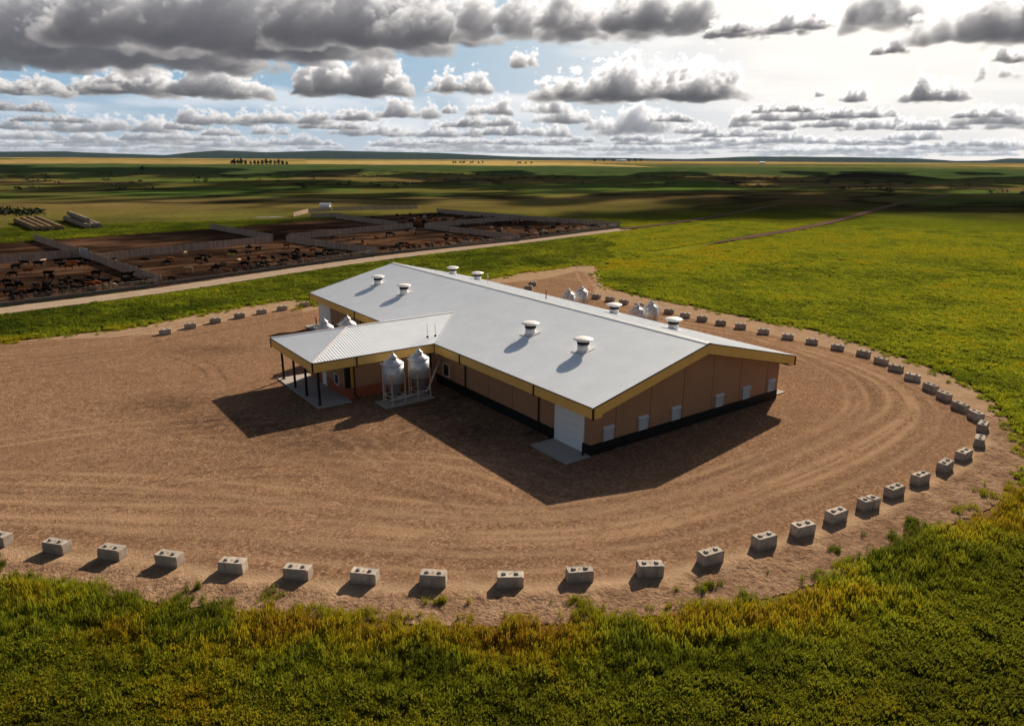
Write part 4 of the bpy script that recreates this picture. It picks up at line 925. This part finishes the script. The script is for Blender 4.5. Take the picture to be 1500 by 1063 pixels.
for u, v, h in [(499, 372, 5.6), (851, 334, 6.2)]:
    x, y = at2(u, v); o = thing('utility_pole', 'thin dark pole with a lamp arm %s' % ('in the middle pens' if u < 600 else 'by the outer end fence'), 'pole', (x, y, 0), .6)
    m = MB(); m.tube([(0, 0, -.3), (0, 0, h)], [.12, .07], 8); m.build('shaft', MAT['pole_wood'], o); m = MB(); m.bar((-.7, 0, h-.35), (.7, 0, h-.35), .1); m.build('cross_arm', MAT['pole_wood'], o)
x, y = at2(394, 318); m = MB(); n = 14
m.add([(x+6*math.cos(2*PI*k/n)*(1+.15*math.sin(3*k)), y+2.5*math.sin(2*PI*k/n), .03) for k in range(n)], [tuple(range(n))]); o = m.build('pond_water', m_plain('pond_water', (.10, .11, .10), .3, 0, .05), None); struct(o); tag(o, 'small pale pond behind the dark empty pens', 'pond')
# ------------------------------------------------------------------ grass and weeds
TUFT = bpy.data.collections.new('grass_sources')                     # not linked to the scene: only instanced
def tuft(name, n, h, spread, w, lean, seed, heads=False, leafy=False):
    r = np.random.default_rng(seed); vs = []; fs = []
    for i in range(n):
        a = r.uniform(0, 6.28); rad = spread*r.random()**.6; bx_, by_ = rad*math.cos(a), rad*math.sin(a); hh = h*r.uniform(.55, 1.1); la = r.uniform(0, 6.28); l = lean*hh*r.uniform(.2, 1); fa = r.uniform(0, 3.14)
        px, py = math.cos(fa)*w/2, math.sin(fa)*w/2; k = len(vs)
        tx, ty = bx_+math.cos(la)*l, by_+math.sin(la)*l; mx, my = bx_+math.cos(la)*l*.35, by_+math.sin(la)*l*.35
        if leafy:
            ww = w*1.6; px, py = px*1.6, py*1.6
            vs += [(mx-px, my-py, hh*.55), (mx+px, my+py, hh*.55), (tx+px, ty+py, hh), (tx-px, ty-py, hh*.95)]; fs.append((k, k+1, k+2, k+3))
            vs += [(bx_-w*.1, by_, 0), (bx_+w*.1, by_, 0), (mx+w*.1, my, hh*.6), (mx-w*.1, my, hh*.6)]; fs.append((k+4, k+5, k+6, k+7))
        else:
            vs += [(bx_-px, by_-py, -.03), (bx_+px, by_+py, -.03), (mx+px*.8, my+py*.8, hh*.55), (mx-px*.8, my-py*.8, hh*.55), (tx+px*.25, ty+py*.25, hh*.96), (tx-px*.25, ty-py*.25, hh)]
            fs += [(k, k+1, k+2, k+3), (k+3, k+2, k+4, k+5)]
            if heads and r.random() < .7:
                k = len(vs); s = w*1.3; vs += [(tx-s*math.cos(fa), ty-s*math.sin(fa), hh*.82), (tx+s*math.cos(fa), ty+s*math.sin(fa), hh*.82), (tx+s*.4*math.cos(fa), ty+s*.4*math.sin(fa), hh*1.12), (tx-s*.4*math.cos(fa), ty-s*.4*math.sin(fa), hh*1.12)]; fs.append((k, k+1, k+2, k+3))
    o = np_mesh(name, vs, fs, MAT['grass'], None, False); COL.objects.unlink(o); TUFT.objects.link(o)
tuft('a_grass', 26, .46, .20, .022, .6, 1); tuft('b_grass', 30, .36, .26, .026, .8, 2); tuft('c_leafy', 56, .40, .24, .032, .4, 3, leafy=True); tuft('d_leafy', 48, .30, .22, .036, .6, 4, leafy=True); tuft('e_seedy', 20, .58, .16, .016, .35, 5, heads=True)
def scatter(name, pts, label):
    P = np.asarray(pts['xyz']); o = np_mesh_points(name, P, pts); tag(o, label, 'grass', None, 'stuff')
    ng = bpy.data.node_groups.new('scatter', 'GeometryNodeTree'); ng.interface.new_socket('Geometry', in_out='INPUT', socket_type='NodeSocketGeometry'); ng.interface.new_socket('Geometry', in_out='OUTPUT', socket_type='NodeSocketGeometry')
    N = ng.nodes.new; gi, go = N('NodeGroupInput'), N('NodeGroupOutput'); ci = N('GeometryNodeCollectionInfo'); ci.inputs['Collection'].default_value = TUFT; ci.inputs['Separate Children'].default_value = True; ci.inputs['Reset Children'].default_value = True
    ip = N('GeometryNodeInstanceOnPoints'); ip.inputs['Pick Instance'].default_value = True
    def na(n, t): q = N('GeometryNodeInputNamedAttribute'); q.data_type = t; q.inputs['Name'].default_value = n; return q.outputs['Attribute']
    cx_ = N('ShaderNodeCombineXYZ'); ng.links.new(na('rot', 'FLOAT'), cx_.inputs[2]); er = N('FunctionNodeEulerToRotation'); ng.links.new(cx_.outputs[0], er.inputs[0])
    ng.links.new(gi.outputs[0], ip.inputs['Points']); ng.links.new(ci.outputs[0], ip.inputs['Instance']); ng.links.new(na('idx', 'INT'), ip.inputs['Instance Index']); ng.links.new(er.outputs[0], ip.inputs['Rotation']); ng.links.new(na('scl', 'FLOAT_VECTOR'), ip.inputs['Scale']); ng.links.new(ip.outputs[0], go.inputs[0])
    md = o.modifiers.new('scatter', 'NODES'); md.node_group = ng; return o
def np_mesh_points(name, P, pts):
    me = bpy.data.meshes.new(name); me.vertices.add(len(P)); me.vertices.foreach_set('co', P.astype(np.float32).ravel())
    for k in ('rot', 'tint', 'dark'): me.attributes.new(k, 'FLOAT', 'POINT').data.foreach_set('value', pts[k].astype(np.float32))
    me.attributes.new('idx', 'INT', 'POINT').data.foreach_set('value', pts['idx'].astype(np.int32)); me.attributes.new('scl', 'FLOAT_VECTOR', 'POINT').data.foreach_set('vector', pts['scl'].astype(np.float32).ravel())
    o = bpy.data.objects.new(name, me); COL.objects.link(o); return o
r5 = np.random.default_rng(21)
def sample(r0, r1, dens, ha=44):
    n = int(.5*(r1*r1-r0*r0)*R_(2*ha)*dens); r = np.sqrt(r5.uniform(r0*r0, r1*r1, n)); a = r5.uniform(-R_(ha), R_(ha), n)+_y
    return CAM[0]+r*np.sin(a), CAM[1]+r*np.cos(a), r
XS = [sample(6, 24, 16, 85), sample(24, 52, 26, 75), sample(52, 95, 8, 64), sample(95, 160, 4.2, 56), sample(160, 300, 2.0, 50)]
x = np.concatenate([q[0] for q in XS]); y = np.concatenate([q[1] for q in XS]); r = np.concatenate([q[2] for q in XS])
ed = EDGE(x, y); yd = np.where(in_poly(x, y, YARD), -1, 1)*poly_dist(x, y, YARD)
clump = fbm(x*.9, y*.9, 3, 201); big = fbm(x*.06, y*.06, 4, 203); mid = fbm(x*.22, y*.22, 3, 207)
near_yard = np.abs(yd) < 6
keep = (ed > -.1)
sparse = (yd < .6) & (yd > -1.3) & (clump > .69); keep |= sparse                     # weeds creeping onto the dirt rim
keep &= ~((yd > .0) & (yd < 1.3) & (clump < .47))
x, y, r, yd, clump, big, mid = [q[keep] for q in (x, y, r, yd, clump, big, mid)]
u = np.tan(np.clip(cam_polar(x, y)[1], -1, 1))*FPX+750
fore = r < 62
tint = .45+.45*(big-.5)+.5*(mid-.5)+r5.normal(0, .065, len(x))
band = np.exp(-((yd-2.2-3*(big-.5))/2.2)**2); tint += np.where(fore, .34*band*sstep(.26, .46, mid), .12*band*(u < 900))
uu_ = u+260*(fbm(x*.02, y*.02, 3, 219)-.5); rightm = (~fore) & (uu_ > 850); tint += np.where(rightm, .07+.16*sstep(.5, .66, fbm(x*.011, y*.011, 4, 101)), 0); leftm = (~fore) & (uu_ <= 850); tint += np.where(leftm, -.10+.25*np.exp(-(yd/2.5)**2), 0)
tint -= np.where(fore, -.03+.06*sstep(6, 16, yd), 0)
seedy = fore & (r5.random(len(x)) < .55*band)
idx = np.where(seedy, 4, np.where(r5.random(len(x)) < np.where(fore, sstep(2, 9, yd)*.75, .5), 2+(r5.random(len(x)) < .5), (r5.random(len(x)) < .5)*1))
s = r5.uniform(.7, 1.25, len(x))*np.where(fore, .65+.8*clump, .8+.45*clump)*np.interp(r, [30, 60, 100, 160, 300], [1, 1.15, 1.3, 1.45, 1.6]); s *= np.where(yd < .9, .6, 1)
sz = s*np.interp(r, [30, 60, 300], [1, .9, .55]); sx = s*np.interp(r, [30, 60, 300], [1., 1.2, 1.5])
zz = terrain_z(x, y); zz = np.where(yd < .4, .02, zz)
far_cut = r > 0
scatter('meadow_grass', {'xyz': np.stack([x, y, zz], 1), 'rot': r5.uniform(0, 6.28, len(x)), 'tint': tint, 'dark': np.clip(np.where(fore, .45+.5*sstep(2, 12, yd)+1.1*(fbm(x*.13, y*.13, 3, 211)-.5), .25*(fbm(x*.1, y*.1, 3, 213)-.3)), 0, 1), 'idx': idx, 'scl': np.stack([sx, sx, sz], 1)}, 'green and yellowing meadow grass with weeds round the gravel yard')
print('tufts', len(x))
# ------------------------------------------------------------------ light
ld = bpy.data.lights.new('sun', 'SUN'); ld.energy = 5.0; ld.angle = R_(.53); ld.color = (1., .855, .665)
lo = bpy.data.objects.new('sun', ld); COL.objects.link(lo); lo.rotation_euler = Vector(SUN).to_track_quat('Z', 'Y').to_euler(); lo.location = (0, 0, 60)
# ------------------------------------------------------------------ clouds out of view, placed and shaped to shade the mid distance
def shade_cloud(spots, hgt, name, seed):
    r = np.random.default_rng(seed); m_v = []; m_f = []; import bmesh
    b = bmesh.new(); bmesh.ops.create_icosphere(b, subdivisions=2, radius=1); SV = np.array([v.co[:] for v in b.verts]); SF = [tuple(v.index for v in f.verts) for f in b.faces]; b.free()
    for (gx_, gy_, rx, ry, rot, n) in spots:
        off = SUN[:2]/SUN[2]*hgt
        for _ in range(n):
            a = r.uniform(0, 6.28); q = math.sqrt(r.random()); lx, ly = q*rx*math.cos(a), q*ry*math.sin(a); c, s_ = math.cos(rot), math.sin(rot)
            R3 = r.uniform(.18, .34)*min(rx, ry)*(1.25-.6*q); k = len(m_v)
            V = SV*np.array([R3, R3, R3*.55])*(1+.12*r.normal(0, 1, (len(SV), 1)))+np.array([gx_+off[0]+lx*c-ly*s_, gy_+off[1]+lx*s_+ly*c, hgt+R3*.3+r.uniform(0, .3)*R3])
            m_v += V.tolist(); m_f += [tuple(i+k for i in f) for f in SF]
    o = np_mesh(name, m_v, m_f, m_plain('cloud_white', (.8, .8, .82), 1., 0, .02), None, True); tag(o, 'unseen heap cloud shaped to shade the pens and far prairie', 'cloud', None, 'stuff'); return o
SH = []
def spot(u, v, ru, depth, n=46):          # ground point under pixel (u, v): half width in metres, half depth in metres
    p = at(u, v); SH.append((p[0], p[1], ru, depth, -_y+.0, n))
for q in [(640,322,62,42,46),(700,288,330,80,70),(250,268,420,150,60),(900,266,520,170,75),(1420,296,170,80,110),(1300,284,200,80,80),(1180,303,70,40,60),(1050,312,62,38,60),(930,316,40,32,40),(750,253,1500,330,100),(1300,262,420,170,90),(330,345,34,22,40)]: spot(*q)
shade_cloud(SH, 900., 'shading_cloud', 9)
# ------------------------------------------------------------------ sky with cumulus, computed as a small volume per cloud
WA, E0, E1 = 52., -1.5, 16.; CW, CH = 2048, 384
def ang_of(u, v):
    d = ray(u, v); d = d/np.linalg.norm(d); return math.degrees(math.atan2(d[0], d[1]))-math.degrees(_y), math.degrees(math.asin(d[2]))
def worley_tile(n, cells, seed):
    r = np.random.default_rng(seed); P = r.random((cells, cells, cells, 3)); ax = (np.arange(n)+.5)/n*cells; ci = np.floor(ax).astype(int); fr = ax-ci
    out = np.full((n, n, n), 9., np.float32)
    for dx in (-1, 0, 1):
        for dy in (-1, 0, 1):
            for dz in (-1, 0, 1):
                Q = P[((ci+dx) % cells)][:, ((ci+dy) % cells)][:, :, ((ci+dz) % cells)].astype(np.float32)
                d = (Q[..., 0]+dx-fr[:, None, None])**2+(Q[..., 1]+dy-fr[None, :, None])**2+(Q[..., 2]+dz-fr[None, None, :])**2
                np.minimum(out, d, out=out)
    return 1-np.sqrt(np.minimum(out, 1))
NT_ = 80
TILE = (.5*worley_tile(NT_, 5, 1)+.3*worley_tile(NT_, 10, 2)+.2*worley_tile(NT_, 20, 3)).astype(np.float32); TILE = (TILE-TILE.mean())/TILE.std()
def lerp_axis(T, c, ax):
    c = c % T.shape[ax]; i = np.floor(c).astype(int); f = (c-i).astype(np.float32); sh = [1, 1, 1]; sh[ax] = -1; f = f.reshape(sh)
    return np.take(T, i % T.shape[ax], ax)*(1-f)+np.take(T, (i+1) % T.shape[ax], ax)*f
def shift2(a, dx, dy):
    """shift a[y,x] by fractional (dx,dy) px, zero filled"""
    for ax, s in ((1, dx), (0, dy)):
        i = int(math.floor(s)); f = s-i; o = np.zeros_like(a)
        for k, w in ((i, 1-f), (i+1, f)):
            if w == 0 or abs(k) >= a.shape[ax]: continue
            sl_d = [slice(None)]*2; sl_s = [slice(None)]*2
            sl_d[ax] = slice(max(k, 0), a.shape[ax]+min(k, 0)); sl_s[ax] = slice(max(-k, 0), a.shape[ax]+min(-k, 0)); o[tuple(sl_d)] += w*a[tuple(sl_s)]
        a = o
    return a
canvas = np.zeros((CH, CW, 4), np.float32)
AZ = (np.arange(CW)+.5)/CW*2*WA-WA; EL = (np.arange(CH)+.5)/CH*(E1-E0)+E0
PXA, PXE = CW/(2*WA), CH/(E1-E0)
s_az, s_el = math.degrees(SUN_AZ-_y), math.degrees(SUN_EL)
AZg, ELg = np.meshgrid(AZ, EL)
sund = np.hypot((AZg-s_az)*.86, ELg-s_el)
# thin bright veil: horizon haze plus the glow round the sun
glow = 2.2*np.exp(-(sund/22.)**2)+.10*np.exp(-(sund/38)**2)
hz = np.exp(-np.maximum(ELg, 0)/3.2)
wisps = fbm(AZg*.10+3, ELg*.55+AZg*.02, 5, 301); wisps2 = fbm(AZg*.03, ELg*.4, 4, 303)
grad = np.clip(ELg/11, 0, 1)
blue = np.stack([.37-.29*grad, .44-.15*grad, .53-.06*grad], -1)
w = np.clip(sstep(.50, .78, wisps)*(.35+wisps2)*.75, 0, .8)
gl = np.clip(glow, 0, 1.6)[..., None]
vc = blue*(1-w[..., None])+np.array([.80, .80, .82])*w[..., None]
vc = vc*(1-np.clip(gl, 0, 1))+np.array([1.0, .90, .80])*np.clip(gl, 0, 1)*(1+.0*gl)
va = np.full(ELg.shape, .94)
canvas[..., :3] = vc*va[..., None]; canvas[..., 3] = va
def cloud(u0, u1, vb, vt, seed, dens=1., depth=.8, lumps=9, rag=1., soft=.13, prof=None, dark=1., lit=1.):
    (a0, eb), (a1, _e) = ang_of(u0, vb), ang_of(u1, vb); et = ang_of((u0+u1)/2, vt)[1]; ec = max(eb, .2); a_c = (a0+a1)/2
    eb = ang_of((u0+u1)/2, vb)[1]
    X0, X1 = int((a0+WA)*PXA), int((a1+WA)*PXA); Yb, Yt = (eb-E0)*PXE, (et-E0)*PXE
    w, h = max(X1-X0, 6), max(Yt-Yb, 3); r = np.random.default_rng(seed)
    dpx = w*depth; tan_e = math.tan(R_(eb)); under = dpx*tan_e
    mx = int(w*.10)+3; nx = int(w)+2*mx; y0 = int(Yb-under*.5-3); ny = int(h*1.25+under+8); nz = int(np.clip(dpx/3.0, 14, 64))
    fs = 1
    xs = np.arange(nx)-mx; ys = np.arange(ny)+y0-Yb; zs = (np.arange(nz)+.5)/nz*dpx-dpx/2; dz = dpx/nz
    alt = ys[:, None, None]+zs[None, None, :]*tan_e; Xn = (xs/w*2-1)[None, :, None]; Zn = (zs/(dpx/2))[None, None, :]
    Ht = np.full((1, nx, nz), -1., np.float32)
    for i in range(lumps):
        xi = r.uniform(-.72, .72); zi = r.uniform(-.55, .55); rx = r.uniform(.22, .42) if i else .62; rz = r.uniform(.3, .6); pr = 1. if prof is None else np.interp(xi, np.linspace(-1, 1, len(prof)), prof)
        hi = r.uniform(.45, 1.)*(1-.35*abs(xi))*pr
        if i == 0: xi, zi, hi, rz = 0, 0, .34, .8
        q = ((Xn-xi)/rx)**2+((Zn-zi)/rz)**2; Ht = np.maximum(Ht, np.where(q < 1.6, hi*(1-q*.9), -1.).astype(np.float32))
    A = alt/h
    f = (Ht-A*1.0)
    k1 = NT_/max(16., min(52., h*1.05))/5.*1.0*5
    s_ = float(np.clip(NT_/(h*1.5+12), .7, 4.))
    ox_, oy_, oz_ = r.uniform(0, NT_, 3)
    T = lerp_axis(TILE, xs*s_+ox_, 1); T = lerp_axis(T, (ys)*s_*1.15+oy_, 0); T = lerp_axis(T, zs*s_+oz_, 2)
    s2 = s_*.37; T2 = lerp_axis(TILE, xs*s2+oy_, 1); T2 = lerp_axis(T2, ys*s2*1.3+oz_, 0); T2 = lerp_axis(T2, zs*s2+ox_, 2)
    s3 = s_*2.3; T3 = lerp_axis(TILE, xs*s3+oz_, 1); T3 = lerp_axis(T3, ys*s3*1.1+ox_, 0); T3 = lerp_axis(T3, zs*s3+oy_, 2)
    f = f+(.13*rag*T+.14*rag*T2+.045*rag*T3)*np.clip(.45+Ht*2.2, .12, 1.)
    base = np.clip((A+.015+.035*T2)/.10, 0, 1)
    D = (np.clip(f/soft, 0, 1)*base*dens).astype(np.float32)
    kap = 4.6/max(h, 6)
    # sunlight from beyond, upper side
    daz = R_(s_az-a_c); sx, sy, sz = math.cos(SUN_EL)*math.sin(daz), math.sin(SUN_EL), math.cos(SUN_EL)*math.cos(daz); sz = max(sz, .35)
    tau = np.zeros((ny, nx), np.float32); out = np.zeros((ny, nx, 3), np.float32); alp = np.zeros((ny, nx), np.float32)
    g = sund[int(np.clip(y0+ny/2, 0, CH-1)), int(np.clip((X0+X1)/2, 0, CW-1))]; ph = .84+1.0*math.exp(-(g/24.)**2); ph2 = .50+.2*math.exp(-(g/24.)**2)
    sc_c = np.array([1.03, .965, .885])
    Ab = np.clip(A, 0, 1.2)
    for k in range(nz-1, -1, -1):
        Dk = D[:, :, k]; tau = shift2(tau, -sx/sz*dz, -sy/sz*dz)+Dk*dz/sz*kap*.5
        t2 = tau*1.0
        L = (1.2*ph*np.exp(-tau*1.7)+ph2*.26*np.exp(-tau*.25))*lit
        Ak = A[:, :, k]; L = L*(.48+.62*np.clip(Ak/.38, 0, 1))
        ab = Ab[:, :, k] if Ab.shape[2] > 1 else Ab[:, :, 0]
        amb = .042*dark+.10*ab
        a = 1-np.exp(-Dk*dz*kap*2.2); c = L[..., None]*sc_c*.80+amb[..., None]*np.array([.97, .985, 1.18])
        out = out*(1-a[..., None])+c*a[..., None]; alp = alp*(1-a)+a
    # distance haze
    hzf = math.exp(-max(ec, .1)/1.7)*.62; out = out*(1-hzf)+alp[..., None]*hzf*np.array([.40, .47, .56])*(1+.45*math.exp(-(g/24.)**2))
    xa = X0-mx; ya = y0; x0c, x1c, y0c, y1c = max(xa, 0), min(xa+nx, CW), max(ya, 0), min(ya+ny, CH)
    if x1c <= x0c or y1c <= y0c: return
    o_ = out[y0c-ya:y1c-ya, x0c-xa:x1c-xa]; a_ = alp[y0c-ya:y1c-ya, x0c-xa:x1c-xa, None]
    canvas[y0c:y1c, x0c:x1c, :3] = canvas[y0c:y1c, x0c:x1c, :3]*(1-a_)+o_; canvas[y0c:y1c, x0c:x1c, 3:] = canvas[y0c:y1c, x0c:x1c, 3:]*(1-a_)+a_
rc = np.random.default_rng(77)
CL = []
for i in range(95):                                     # far bank near the horizon
    u = rc.uniform(-140, 1640); vb = rc.uniform(206, 230)+(u-750)*.006; CL.append((vb, (u-rc.uniform(25, 95), u+rc.uniform(25, 95), vb, vb-rc.uniform(7, 19), 500+i, .8, .35, 8, 1., .32)))
# surveyed clouds: u0, u1, base, top
for q in [(-30,75,162,150,1),(-40,42,188,176,2),(60,165,193,166,3),(155,250,193,160,4),(235,300,190,178,5),(268,362,182,155,6),(345,470,180,153,7),(372,420,197,182,8),(475,545,176,158,9),(546,638,172,142,10),(648,672,166,150,11),(690,745,168,142,12),(668,745,184,168,13),(500,600,198,178,14),(600,700,200,182,15),(715,790,198,182,16),(790,835,200,180,17),(862,985,196,150,18),(770,818,165,138,19),(790,860,180,152,20),(862,900,190,165,21),(986,1040,195,178,22),(1068,1115,186,160,23),(1085,1220,176,150,24),(1115,1170,190,176,25),(1210,1300,172,158,26),(1230,1330,190,172,27),(1330,1420,190,174,28),(1400,1500,182,155,29),(1300,1370,205,190,30),(1450,1530,188,160,31),(1110,1180,208,196,32),(900,960,206,196,33),(1000,1060,207,195,34),(1180,1260,186,172,35),(20,120,178,170,60),(180,260,205,194,61),(400,480,212,200,62),(430,520,188,176,63),(560,660,214,203,64),(740,840,212,200,65),(850,940,220,208,66),(940,1010,178,168,67),(1020,1120,200,188,68),(1230,1330,212,200,69),(1380,1480,214,203,70),(0,90,204,194,71),(1100,1180,164,152,72),(640,700,186,176,73),(300,350,198,188,74),(1400,1470,172,158,75),(100,200,214,204,36),(300,400,215,203,37)]:
    wq = (q[1]-q[0])*.16; CL.append((q[2], (q[0]-wq, q[1]+wq, q[2]+1, q[3]-3, 100+q[4], 1., .42, 9, 1., .2)))
for q in [(-40,120,140,104,41,1.,.6,9),(85,400,141,88,42,1.,.45,13),(405,640,139,76,43,1.25,.6,12),(620,745,136,100,44,1.,.6,8),(775,1140,146,80,45,1.2,.42,14),(1190,1212,142,120,46,1.,.8,4),(1222,1275,150,124,47,1.1,.8,6),(1295,1436,149,106,48,1.3,.6,9),(742,800,100,66,49,.8,.6,6),(1425,1500,118,66,50,1.1,.7,7),(1440,1560,90,60,51,1.,.7,7),(1275,1345,78,56,52,.9,.7,6)]:
    CL.append((q[2], (q[0], q[1], q[2], q[3], 200+q[4], q[5], q[6], q[7], 1., .2)))
CL.sort(key=lambda t: -t[0])
for _vb, a in CL: cloud(*a)
for q in [(-420,420,82,-75,301,1.7,.5,22,.9,.8),(60,560,74,-85,307,1.7,.5,20,.9,.75),(340,720,66,-70,302,1.7,.5,18,.85,.8),(640,830,58,-50,303,1.1,.7,9,.9,.9),(760,1090,50,-60,304,1.5,.55,16,.85,.8),(1030,1225,50,14,305,1.2,.6,10,.9,.9),(1210,1400,40,-60,308,1.3,.5,12,.9,.9),(1330,1800,52,-90,306,1.7,.5,18,.85,.8)]:
    cloud(q[0], q[1], q[2], q[3], q[4], q[5], q[6], q[7], q[8], .24, None, 1.5, q[9])
canvas[..., :3] *= .90
img = bpy.data.images.new('cumulus_sky', CW, CH, alpha=True, float_buffer=True); img.colorspace_settings.name = 'Non-Color'
a = np.maximum(canvas[..., 3:], 1e-4); st = canvas.copy(); st[..., :3] /= a; img.pixels.foreach_set(st.ravel()); img.update(); img.pack()
wd = bpy.data.worlds.new('World'); sc.world = wd; wd.use_nodes = True; t = wd.node_tree; t.nodes.clear(); N = t.nodes.new; Lk = t.links.new
sky = N('ShaderNodeTexSky'); sky.sky_type = 'NISHITA'; sky.sun_disc = False; sky.sun_elevation = SUN_EL; sky.sun_rotation = SUN_AZ; sky.altitude = 900; sky.dust_density = 1.2; sky.air_density = 1.0
tc = N('ShaderNodeTexCoord'); sx = N('ShaderNodeSeparateXYZ'); Lk(tc.outputs['Generated'], sx.inputs[0])
def M(op, a, b=0., c=None):
    n = N('ShaderNodeMath'); n.operation = op
    for k, v in ((0, a), (1, b), (2, c)):
        if v is None: continue
        if isinstance(v, bpy.types.NodeSocket): Lk(v, n.inputs[k])
        else: n.inputs[k].default_value = v
    return n.outputs[0]
# rotate the horizontal direction so that azimuth 0 is the middle of the cloud field
X, Y, Z = sx.outputs; cy_, sy_ = math.cos(_y), math.sin(_y)
xr = M('SUBTRACT', M('MULTIPLY', X, cy_), M('MULTIPLY', Y, sy_)); yr = M('ADD', M('MULTIPLY', X, sy_), M('MULTIPLY', Y, cy_))
az = M('ARCTAN2', xr, yr); el = M('ARCSINE', Z)
uu = M('MULTIPLY_ADD', az, 1/R_(2*WA), .5); vv = M('MULTIPLY_ADD', el, 1/R_(E1-E0), -E0/(E1-E0))
cv = N('ShaderNodeCombineXYZ'); Lk(uu, cv.inputs[0]); Lk(vv, cv.inputs[1])
im = N('ShaderNodeTexImage'); im.image = img; im.extension = 'EXTEND'; im.interpolation = 'Cubic'; Lk(cv.outputs[0], im.inputs[0])
inside = M('MULTIPLY', M('MULTIPLY', M('GREATER_THAN', uu, 0.), M('LESS_THAN', uu, 1.)), M('SMOOTH_MIN', M('GREATER_THAN', 1., vv), 1., .0))
fade = N('ShaderNodeMapRange'); fade.inputs['From Min'].default_value = 1.0; fade.inputs['From Max'].default_value = .93; Lk(vv, fade.inputs['Value'])
fu = N('ShaderNodeMapRange'); fu.inputs['From Min'].default_value = .5; fu.inputs['From Max'].default_value = .47; Lk(M('ABSOLUTE', M('SUBTRACT', uu, .5)), fu.inputs['Value'])
win = M('MULTIPLY', M('MULTIPLY', fade.outputs[0], fu.outputs[0]), M('GREATER_THAN', yr, 0.))
# broken cloud over the rest of the sky
dv = N('ShaderNodeCombineXYZ'); zc = M('MAXIMUM', M('ADD', Z, .06), .04); Lk(M('DIVIDE', X, zc), dv.inputs[0]); Lk(M('DIVIDE', Y, zc), dv.inputs[1])
cn = N('ShaderNodeTexNoise'); cn.inputs['Scale'].default_value = 1.1; cn.inputs['Detail'].default_value = 8; cn.inputs['Roughness'].default_value = .58; Lk(dv.outputs[0], cn.inputs['Vector'])
cr = N('ShaderNodeMapRange'); cr.inputs['From Min'].default_value = .46; cr.inputs['From Max'].default_value = .60; Lk(cn.outputs['Fac'], cr.inputs['Value'])
cc = N('ShaderNodeValToRGB'); cc.color_ramp.elements[0].position = .46; cc.color_ramp.elements[0].color = (.60, .57, .53, 1); cc.color_ramp.elements[1].position = .72; cc.color_ramp.elements[1].color = (.15, .145, .14, 1); Lk(cn.outputs['Fac'], cc.inputs[0])
bg0 = N('ShaderNodeBackground'); bg0.inputs['Strength'].default_value = SKY_K; Lk(sky.outputs[0], bg0.inputs['Color'])
bg1 = N('ShaderNodeBackground'); bg1.inputs['Strength'].default_value = CLOUD_K; Lk(cc.outputs[0], bg1.inputs['Color'])
bg2 = N('ShaderNodeBackground'); bg2.inputs['Strength'].default_value = 1.0; Lk(im.outputs['Color'], bg2.inputs['Color'])
# bright aureole of thin cloud round the sun
sv = N('ShaderNodeVectorMath'); sv.operation = 'DOT_PRODUCT'; Lk(tc.outputs['Generated'], sv.inputs[0]); sv.inputs[1].default_value = tuple(SUN)
ga = M('EXPONENT', M('MULTIPLY', M('SUBTRACT', 1., sv.outputs['Value']), -2/R_(15.)**2))
bg3 = N('ShaderNodeBackground'); bg3.inputs['Color'].default_value = (1., .93, .84, 1); Lk(M('MULTIPLY', M('MULTIPLY', ga, 2.0), M('SUBTRACT', 1., win)), bg3.inputs['Strength'])
m1 = N('ShaderNodeMixShader'); Lk(M('MULTIPLY', M('MULTIPLY', cr.outputs[0], .85), M('SUBTRACT', 1., win)), m1.inputs[0]); Lk(bg0.outputs[0], m1.inputs[1]); Lk(bg1.outputs[0], m1.inputs[2])
m2 = N('ShaderNodeMixShader'); Lk(M('MULTIPLY', im.outputs['Alpha'], win), m2.inputs[0]); Lk(m1.outputs[0], m2.inputs[1]); Lk(bg2.outputs[0], m2.inputs[2])
ad = N('ShaderNodeAddShader'); Lk(m2.outputs[0], ad.inputs[0]); Lk(bg3.outputs[0], ad.inputs[1])
wo = N('ShaderNodeOutputWorld'); Lk(ad.outputs[0], wo.inputs['Surface'])
wd.cycles.sampling_method = 'MANUAL'; wd.cycles.sample_map_resolution = 1024

# thin summer haze
hb = MB(); hb.box((-26000, -26000, -60), (26000, 26000, 190)); hz_ = hb.build('haze', None) if False else None
vt = NT('summer_haze'); pv = vt.n('VolumePrincipled', {'Color': (.80, .88, 1., 1), 'Density': 9e-6, 'Anisotropy': .2}); vt.t.links.new(pv.outputs[0], vt.out.inputs['Volume'])
hb = MB(); hb.box((-26000, -26000, -60), (26000, 26000, 190)); ho = hb.build('haze', vt.m); tag(ho, 'thin blue summer haze over the far prairie', 'haze', None, 'stuff')
